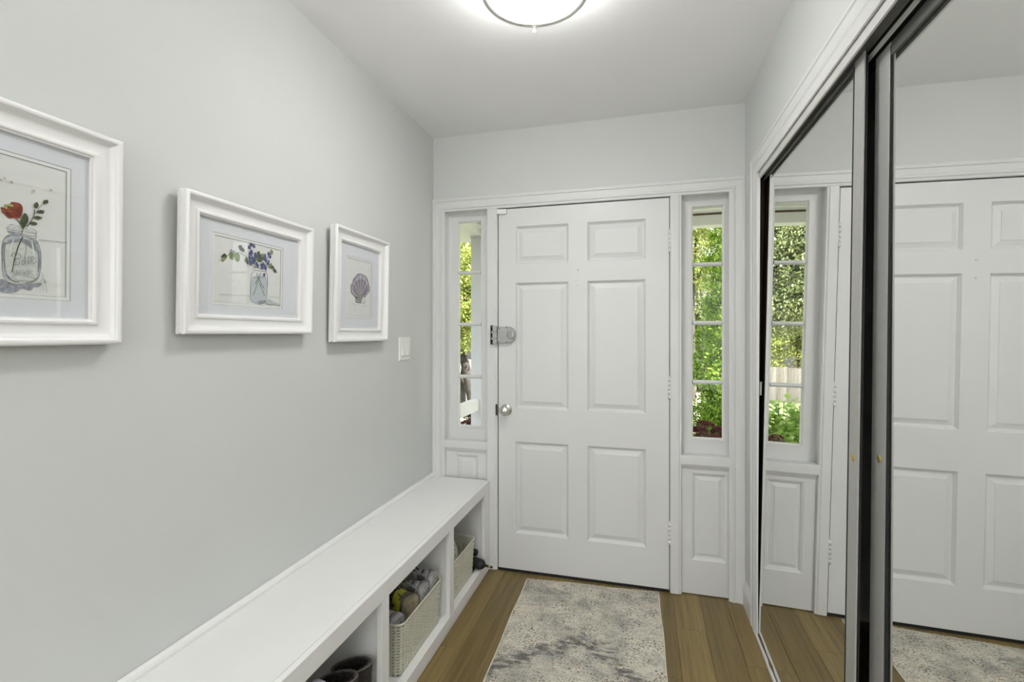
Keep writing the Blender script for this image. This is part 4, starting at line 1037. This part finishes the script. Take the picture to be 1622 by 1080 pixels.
# ================================================================== RUG
def rug_mat():
    m, nt, out = new_mat('faded_vintage_rug'); b = bsdf(nt, out, (.5, .48, .42), .95, spec=.1)
    big = noise(nt, 5.0, 5, .65); c0 = ramp(nt, big.outputs[0], [(.30, (.36, .355, .33)), (.44, (.56, .54, .47)), (.56, (.74, .70, .60)), (.8, (.66, .625, .53))])
    # medallion outline: a faded charcoal band
    tc = nt.nodes.new('ShaderNodeTexCoord'); sp = nt.nodes.new('ShaderNodeSeparateXYZ'); nt.links.new(tc.outputs['Object'], sp.inputs[0])
    dn = noise(nt, 11, 3); dnv = math_n(nt, 'MULTIPLY', math_n(nt, 'SUBTRACT', dn.outputs[0], .5), .22)
    ax_ = math_n(nt, 'ABSOLUTE', math_n(nt, 'ADD', sp.outputs[0], .242-.25))
    dd = math_n(nt, 'ADD', math_n(nt, 'ADD', sp.outputs[1], math_n(nt, 'MULTIPLY', ax_, .85)), dnv)
    band = math_n(nt, 'ABSOLUTE', math_n(nt, 'SUBTRACT', dd, 2.09-1.5))
    bm = ramp(nt, band, [(0.02, (1, 1, 1)), (.075, (0, 0, 0))])
    brk = noise(nt, 16, 4, .6, stretch=(1, 3, 1)); brr = ramp(nt, brk.outputs[0], [(.38, (0, 0, 0)), (.56, (1, 1, 1))])
    bf = math_n(nt, 'MULTIPLY', math_n(nt, 'MULTIPLY', bm.outputs[0], brr.outputs[0]), .85)
    c = mix(nt, bf, c0.outputs[0], (.11, .105, .115))
    pat = noise(nt, 9, 4, .7, stretch=(1, 1.6, 1)); pr_ = ramp(nt, pat.outputs[0], [(.56, (0, 0, 0)), (.68, (1, 1, 1))])
    c = mix(nt, math_n(nt, 'MULTIPLY', pr_.outputs[0], .55), c, (.17, .165, .165))
    st = noise(nt, 30, 3, .6, stretch=(.6, 5, 1)); sr = ramp(nt, st.outputs[0], [(.35, (.66, .66, .67)), (.6, (1.08, 1.06, 1.03))])
    c = mix(nt, .5, c, sr.outputs[0], 'MULTIPLY')
    for sc, th, col, a in ((105, .575, (.045, .055, .10), .85), (92, .63, (.26, .11, .05), .7), (98, .625, (.50, .36, .13), .6), (150, .585, (.06, .06, .065), .7), (130, .60, (.10, .10, .10), .6)):
        s_ = noise(nt, sc, 1.5, .5, stretch=(1, 1.15, 1)); s2 = ramp(nt, s_.outputs[0], [(th, (0, 0, 0)), (th+.04, (1, 1, 1))])
        ms = noise(nt, 7+sc*.05, 2); m2 = ramp(nt, ms.outputs[0], [(.40, (0, 0, 0)), (.6, (1, 1, 1))])
        c = mix(nt, math_n(nt, 'MULTIPLY', math_n(nt, 'MULTIPLY', s2.outputs[0], m2.outputs[0]), a), c, col)
    nt.links.new(c, b.inputs['Base Color'])
    w = noise(nt, 320, 2); bump(nt, b, w.outputs[0], .5, .002)
    return m
M['rug'] = rug_mat(); M['rug_fringe'] = plain('cream_rug_fringe', (.74, .70, .59), .95, var=.12)
rug = empty('runner_rug', (-.25, 1.5, 0), None, 'faded grey and cream vintage-pattern runner rug with short fringe by the door', 'rug')
TL, TR, BL, BR = Vector((-.597, 2.522)), Vector((.091, 2.562)), Vector((-.556, .55)), Vector((.117, .60))
mb = MB(); nx, ny = 24, 60; rg = random.Random(5)
ph = [rg.random()*6 for _ in range(4)]
def rp(s_, t):
    p = BL.lerp(BR, s_).lerp(TL.lerp(TR, s_), t)
    p.x += (.0012*math.sin(t*17+ph[0])+.0012*math.sin(t*31+ph[1]))*(1 if s_ < .5 else -1)*abs(2*s_-1)
    p.y += .003*math.sin(s_*9+ph[2])*t
    return p
vs = []
for j in range(ny+1):
    for i in range(nx+1):
        p = rp(i/nx, j/ny); ed = .0015 if i in (0, nx) else (.0065 if j in (0, ny) else .0085)
        vs.append((p.x, p.y, ed))
mb.add(vs, [(j*(nx+1)+i, j*(nx+1)+i+1, (j+1)*(nx+1)+i+1, (j+1)*(nx+1)+i) for j in range(ny) for i in range(nx)], 0, True)
obj('pile', mb, M['rug'], rug)
be = MB()
for s_ in (0, 1): be.tube([(rp(s_, t/60).x, rp(s_, t/60).y, .0032) for t in range(61)], .0026, 6)
obj('binding', be, M['rug_fringe'], rug)
fr = MB()
for i in range(420):
    p = rp((i+.5)/420, 1.0); l = rg.uniform(.008, .017); dx = rg.uniform(-.006, .006)
    fr.add([(p.x-.0012, p.y-.006, .0085), (p.x+.0012, p.y-.006, .0085), (p.x+dx+.0007, p.y+l, .0050), (p.x+dx-.0007, p.y+l, .0050)], [(0, 1, 2, 3)])
f_ = obj('fringe', fr, M['rug_fringe'], rug); f_['kind'] = 'stuff'

# ================================================================== OUTSIDE: porch, ground, plants
GZ = lambda y: -.32 - .048*max(0, y-4.6)
mb = MB(); vs = []; ys = [2.75, 4.7, 8, 14, 20, 30, 60]
for y in ys: vs += [(-40, y, GZ(y)), (40, y, GZ(y))]
mb.add(vs, [(2*i, 2*i+1, 2*i+3, 2*i+2) for i in range(len(ys)-1)])
obj('ground', mb, M['soil_grass'], kind=S)
PX, PY = -1.46, 4.20          # porch post corner
obj('porch_floor', MB().box(-1.75, 2.6, D+.125, PY+.16, -.35, -.06), M['concrete'], kind=S)
mb = MB().box(-2.2, 5.0, D+.12, PY+.55, 2.318, 2.62)
obj('porch_roof', mb, M['ext_white'], kind=S)
pb = empty('porch_beams', (0, PY, 2.2), S)
box('front_beam', PX-.06, 5.0, PY-.05, PY+.05, 2.217, 2.300, M['ext_white'], pb, .004)
box('beam_gap_strip', PX+.06, 5.0, PY-.03, PY+.03, 2.300, 2.318, M['raw_wood'], pb)
box('soffit_batten', PX+.06, 5.0, PY-.22, PY-.19, 2.306, 2.318, M['ext_white'], pb)
for xb in (-.6, .62, 1.84, 3.06): box('soffit_batten', xb, xb+.03, D+.13, PY-.22, 2.306, 2.318, M['ext_white'], pb)
box('side_beam', PX-.05, PX+.05, D+.12, PY-.05, 2.235, 2.318, M['ext_white'], pb, .004)
box('side_beam_moulding', PX+.05, PX+.075, D+.12, PY-.085, 2.285, 2.318, M['ext_white'], pb, .004)
eav = box('eave_soffit', -2.2, PX-.05, D+.12, PY+.55, 2.300, 2.317, M['ext_white'], pb)
post_o = empty('porch_post', (PX, PY, -.06), None, 'square white porch post seen through the left sidelight', 'post')
box('post_shaft', PX-.05, PX+.05, PY-.05, PY+.05, -.06, 2.216, M['ext_white'], post_o, .004)
box('post_base', PX-.062, PX+.062, PY-.062, PY+.062, -.059, .06, M['ext_white'], post_o, .003)
box('porch_rail', PX-.025, PX+.025, D+.125, PY-.052, .635, .745, M['ext_white'], None, .004)
tag(bpy.data.objects['porch_rail'], 'flat white porch handrail running from house to post behind left sidelight', 'railing')

# leafy things -----------------------------------------------------------------
def leaf_quad(mb, p, d, n, l, w):
    d = d.normalized(); s_ = d.cross(n)
    if s_.length < 1e-3: s_ = d.cross(Vector((.3, .8, .5)))
    s_ = s_.normalized()*w
    mb.add([p, p+d*l*.45+s_, p+d*l, p+d*l*.45-s_], [(0, 1, 2, 3)])
def rv(rg): 
    while True:
        v = Vector((rg.uniform(-1, 1), rg.uniform(-1, 1), rg.uniform(-1, 1)))
        if .05 < v.length < 1: return v.normalized()
def tree(name, label, base, trunk, branches, crowns, n, size, leaf, seed, group=None, cat='tree'):
    rg = random.Random(seed)
    r = empty(name, base, None, label, cat, group)
    obj('trunk', MB().tube(*trunk, 10), M['bark'], r)
    if branches:
        for b_ in branches: obj('branch', MB().tube(b_[0], b_[1], 8), M['bark'], r)
    fo = MB(); tot = sum(c[1].x*c[1].y*c[1].z for c in crowns)**1.0
    for (c, s_) in crowns:
        k = int(n*(s_.x*s_.y*s_.z)/tot); ncl = max(8, k//38)
        for _ in range(ncl):
            v = rv(rg)*(rg.random()**.45); cc = c+Vector((v.x*s_.x, v.y*s_.y, v.z*s_.z))
            cr = size*rg.uniform(2.2, 4.5)
            for _ in range(max(1, k//ncl)):
                o_ = rv(rg)*cr*rg.random()**.5; p = cc+Vector((o_.x, o_.y, o_.z*.55))
                d = rv(rg); d.z -= .35; nn = Vector((rg.uniform(-.8, .8), rg.uniform(-.8, .8), 1))
                leaf_quad(fo, p, d, nn, size*rg.uniform(.8, 1.4), size*rg.uniform(.22, .36))
    f = obj('foliage', fo, leaf, r); f['kind'] = 'stuff'
    return r
V = Vector
tree('tree', 'leaning tree with yellow-green leaves close behind the porch post', (-2.55, 7.5, GZ(7.5)),
     ([(-2.55, 7.5, GZ(7.5)-.1), (-2.66, 7.5, .1), (-2.76, 7.5, .52), (-2.83, 7.52, .80), (-2.93, 7.55, 1.15), (-2.95, 7.6, 1.7), (-2.80, 7.6, 2.6)], [.12, .10, .085, .078, .065, .05, .03]),
     [([(-2.72, 7.5, .40), (-2.86, 7.48, .58), (-3.0, 7.45, .72), (-3.2, 7.4, 1.1)], [.055, .045, .035, .02]), ([(-2.93, 7.55, 1.15), (-2.75, 7.3, 1.5), (-2.62, 7.2, 1.62)], [.03, .026, .02]), ([(-2.95, 7.6, 2.05), (-2.78, 7.4, 1.85), (-2.60, 7.3, 1.62)], [.034, .03, .02]), ([(-2.9, 7.6, 2.2), (-3.2, 7.6, 2.7)], [.03, .015])],
     [(V((-2.85, 7.5, 2.1)), V((.9, .8, 1.05))), (V((-2.45, 7.7, 1.75)), V((.6, .6, .55))), (V((-2.78, 7.3, 1.38)), V((.45, .35, .38))), (V((-3.3, 7.2, .55)), V((.35, .3, .45)))], 24000, .055, M['leaf_yellow'], 11)
tree('tree', 'dark maple tree filling the top of the left sidelight', (-4.95, 12.8, GZ(12.8)),
     ([(-4.95, 12.8, GZ(12.8)-.1), (-4.85, 12.8, 1.6), (-4.65, 12.8, 3.4), (-4.55, 12.8, 4.6)], [.16, .13, .09, .04]), [([(-4.7, 12.8, 2.6), (-4.0, 12.5, 2.9), (-3.5, 12.3, 3.0)], [.05, .035, .02])],
     [(V((-4.65, 12.8, 4.2)), V((1.5, 1.2, 1.6)))], 20000, .075, M['leaf_dark'], 12)
tree('tree', 'tall broad mid-green tree reflected in the closet mirror', (-1.2, 10.5, GZ(10.5)),
     ([(-1.2, 10.5, GZ(10.5)-.1), (-1.25, 10.5, 1.5), (-1.4, 10.5, 3.0), (-1.6, 10.5, 4.4)], [.15, .12, .09, .04]), [([(-1.28, 10.5, 1.75), (-1.9, 10.2, 1.95), (-2.5, 10, 2.2)], [.05, .035, .015]), ([(-1.3, 10.5, 2.3), (-.7, 10.4, 2.7), (-.3, 10.3, 3.2)], [.045, .03, .015])],
     [(V((-1.7, 10.5, 3.1)), V((1.7, 1.2, 1.75))), (V((-1.3, 10.2, 2.0)), V((.9, .9, .6)))], 60000, .068, M['leaf_mid'], 13)
tree('tree', 'sunlit yellow-green tree behind the pale fence', (-5.6, 23, GZ(23)),
     ([(-5.6, 23, GZ(23)-.1), (-5.5, 23, 1), (-5.4, 23, 2.6)], [.16, .12, .05]), [([(-5.5, 23, 1.0), (-4.4, 22.8, 1.9)], [.07, .03])],
     [(V((-5.2, 23, 1.8)), V((3.2, 1.2, 2.0)))], 24000, .12, M['leaf_yellow'], 14)
tree('tree', 'tall tree far beyond the cedar in the right sidelight', (1.6, 17, GZ(17)),
     ([(1.6, 17, GZ(17)-.1), (1.6, 17, 2), (1.8, 17, 4.6)], [.2, .15, .06]), [([(1.65, 17, 3.0), (2.5, 16.8, 4.2)], [.07, .03])],
     [(V((1.9, 17, 4.9)), V((1.9, 1.3, 2.2)))], 18000, .095, M['leaf_yellow'], 15)
tree('tree', 'large shaded tree at the far left beyond the fence', (-9.5, 27, GZ(27)),
     ([(-9.5, 27, GZ(27)-.1), (-9.4, 27, 2), (-9.2, 27, 5)], [.25, .2, .08]), [([(-9.4, 27, 2.5), (-8.2, 26.8, 4.2)], [.09, .04])],
     [(V((-9.3, 27, 4.2)), V((3.0, 1.6, 3.6)))], 10000, .19, M['leaf_mid'], 16)

def cedar(label, c, rad, h, n, seed, spires):
    rg = random.Random(seed); z0 = GZ(c[1])
    r = empty('arborvitae', (c[0], c[1], z0), None, label, 'tree')
    obj('trunk', MB().tube([(c[0], c[1], z0-.1), (c[0], c[1], z0+h*.7)], [.05, .015], 8), M['bark'], r)
    fo = MB(); per = 110
    for i in range(n//per):
        sx, sy, sr, sh = spires[rg.randrange(len(spires))]
        t = rg.random()**1.2; a = rg.random()*2*PI
        rr = sr*rad*(1-t)**.72*rg.uniform(.58, 1.14)*(1+.12*math.sin(a*5+t*19+sx*7))+.02
        c0 = V((c[0]+sx*rad+rr*math.cos(a), c[1]+sy*rad+rr*math.sin(a), z0+.05+t*h*sh))
        out = V((math.cos(a), math.sin(a), .75)).normalized(); cr = rg.uniform(.07, .15)
        for j in range(per):
            o_ = rv(rg)*cr*rg.random()**.6; p = c0+o_+out*cr*.3
            d = V((0, 0, .55))+out*.25+rv(rg)*.8; nn = out+o_*4+rv(rg)*.35
            leaf_quad(fo, p, d, nn, rg.uniform(.028, .060), rg.uniform(.006, .012))
    f = obj('foliage', fo, M['cedar'], r); f['kind'] = 'stuff'
cedar('bright green conical arborvitae filling the right sidelight', (1.22, 6.3), .64, 4.3, 230000, 21, [(0, 0, 1, 1), (.55, .1, .8, .85), (-.15, -.3, .75, .72), (.25, .3, .8, .95)])

def sedum(label, c, r_, h, seed):
    rg = random.Random(seed); r = empty('sedum_plant', (c[0], c[1], c[2]), None, label, 'plant', 'dark red sedum clumps along the porch')
    st = MB(); fl = MB()
    for i in range(26):
        a = rg.random()*2*PI; k = rg.random()**.5
        top = V((c[0]+r_*k*math.cos(a), c[1]+r_*k*math.sin(a), c[2]+h*(1-.30*k*k)))
        st.tube([(c[0]+r_*.35*k*math.cos(a), c[1]+r_*.35*k*math.sin(a), c[2]), top], .005, 5)
        for j in range(190):
            v = rv(rg); p = top+V((v.x*.055, v.y*.055, abs(v.z)*.03)); n_ = (p-top)+V((0, 0, .02)); n_.normalize()
            leaf_quad(fl, p-n_*.006, n_+rv(rg)*.4, rv(rg), .013, .0055)
    s1 = obj('stems', st, M['sedum_stem'], r); s1['kind'] = 'stuff'
    f = obj('flower_heads', fl, M['sedum'], r); f['kind'] = 'stuff'
sz = -.33
sedum('rounded dark red sedum low in the left sidelight', (-1.71, 4.70, sz), .13, .83, 31)
sedum('dark red sedum at the right edge of the left sidelight', (-1.50, 4.56, sz), .12, .88, 32)
sedum('dark red sedum dome low in the right sidelight', (.560, 4.64, sz), .13, .85, 33)
sedum('smaller dark red sedum beside the cedar in right sidelight', (.715, 4.78, sz), .11, .78, 34)
sedum('dark red sedum seen in the mirror under the leafy shrub', (-.12, 4.70, sz), .17, .78, 35)

tree('tree', 'rounded dark green tree in the distance left of the cedar', (2.5, 22, GZ(22)),
     ([(2.5, 22, GZ(22)-.1), (2.5, 22, 1.2), (2.5, 22, 3.4)], [.18, .13, .05]), None,
     [(V((2.5, 22, 1.9)), V((2.0, 1.1, 2.9)))], 22000, .12, M['leaf_mid'], 18)

def leafy_shrub(label, c, rad, h, n, seed):
    rg = random.Random(seed); z0 = GZ(c[1]); r = empty('leafy_shrub', (c[0], c[1], z0), None, label, 'shrub')
    st = MB(); fo = MB()
    for i in range(60):
        a = rg.random()*2*PI; k = rg.random()**.5; hh = h*(1-.35*k*k)*rg.uniform(.8, 1.05)
        top = V((c[0]+rad*k*math.cos(a), c[1]+rad*k*math.sin(a), z0+hh))
        st.tube([(c[0]+rad*.3*k*math.cos(a), c[1]+rad*.3*k*math.sin(a), z0), top], .0035, 5)
        for j in range(n//60):
            t = rg.uniform(.35, 1); p = V((c[0], c[1], z0)).lerp(top, t)+rv(rg)*.05
            d = V((math.cos(a), math.sin(a), .1))+rv(rg)*.8; nn = V((0, 0, 1))+rv(rg)*.5
            l = rg.uniform(.05, .10)
            leaf_quad(fo, p, d, nn, l, l*.38)
    s1 = obj('stems', st, M['sedum_stem'], r); s1['kind'] = 'stuff'
    f = obj('foliage', fo, M['leaf_big'], r); f['kind'] = 'stuff'
leafy_shrub('light green broad-leaved shrub between porch and lawn, seen in mirror', (-.42, 5.55), .50, 1.02, 3600, 41)

# fence of upright boards across the lawn
fence = empty('fence', (-4, 20.0, GZ(20)), None, 'weathered pale vertical-board fence across the lawn', 'fence')
fx0, fx1, fh = -11.5, 0.6, 1.27
fz = GZ(20)
for z in (.25, fh-.3): box('fence_rail', fx0, fx1, 20.03, 20.08, fz+z, fz+z+.09, M['fence_wood'], fence)
pw = .148; npk = int((fx1-fx0)/pw)
me_p = MB().box(-.0725, .0725, -.011, .011, 0, fh).mesh('fence_board', [M['fence_wood']])
rg = random.Random(9)
for i in range(npk):
    o = bpy.data.objects.new('fence_board', me_p); COL.objects.link(o); o.parent = fence
    o.location = (fx0+pw*(i+.5)+4, rg.uniform(-.006, .006), rg.uniform(-.015, .015))
for i in range(6):
    x = fx0+.05+i*2.4; box('fence_post', x-.05, x+.05, 19.93, 20.03, fz-.1, fz+fh+.03, M['fence_wood'], fence)
# short lawn grass in the strip the mirror sees
gr = MB(); rg = random.Random(17)
for i in range(9000):
    y = 7+rg.random()**.8*12.7; x = 1.04-.266*y+rg.uniform(-1, 1)*(.5+y*.07)
    p = V((x, y, GZ(y))); leaf_quad(gr, p, V((rg.uniform(-.5, .5), rg.uniform(-.5, .5), 1)), rv(rg), rg.uniform(.05, .10), .006)
go = obj('lawn_grass', gr, M['grass']); tag(go, 'short sunlit lawn grass in front of the fence', 'grass', None, 'stuff')

# neighbour's house beyond the cedar
hs = empty('neighbour_house', (1.0, 27, GZ(27)), None, 'purple-grey house with white gutter far behind the cedar', 'house')
hz = GZ(27)
box('house_wall', -1.0, 3.05, 27, 31, hz, 5.9, M['siding'], hs)
box('gutter', -1.2, 3.25, 26.7, 26.95, 5.9, 6.1, M['ext_white'], hs)
mb = MB(); mb.add([(-1.2, 26.7, 6.1), (3.25, 26.7, 6.1), (3.25, 29, 7.6), (-1.2, 29, 7.6), (-1.2, 31.3, 6.1), (3.25, 31.3, 6.1)], [(0, 1, 2, 3), (3, 2, 5, 4), (0, 3, 4), (1, 5, 2)])
obj('roof', mb, M['shingle'], hs)
mb = MB(); mb.add([(1.6, 26.5, 3.6), (3.4, 26.5, 3.6), (2.5, 26.5, 4.7), (1.6, 27, 3.6), (3.4, 27, 3.6), (2.5, 27, 4.7)], [(0, 1, 2), (3, 5, 4), (0, 2, 5, 3), (1, 4, 5, 2), (0, 3, 4, 1)])
obj('porch_gable', mb, M['shingle'], hs)
for x in (.2,):
    w = box('house_window', x-.45, x+.45, 26.95, 26.99, 2.0, 3.3, M['ext_white'], hs)
    box('window_glass', x-.38, x+.38, 26.93, 26.95, 2.08, 3.22, M['house_glass'], w)
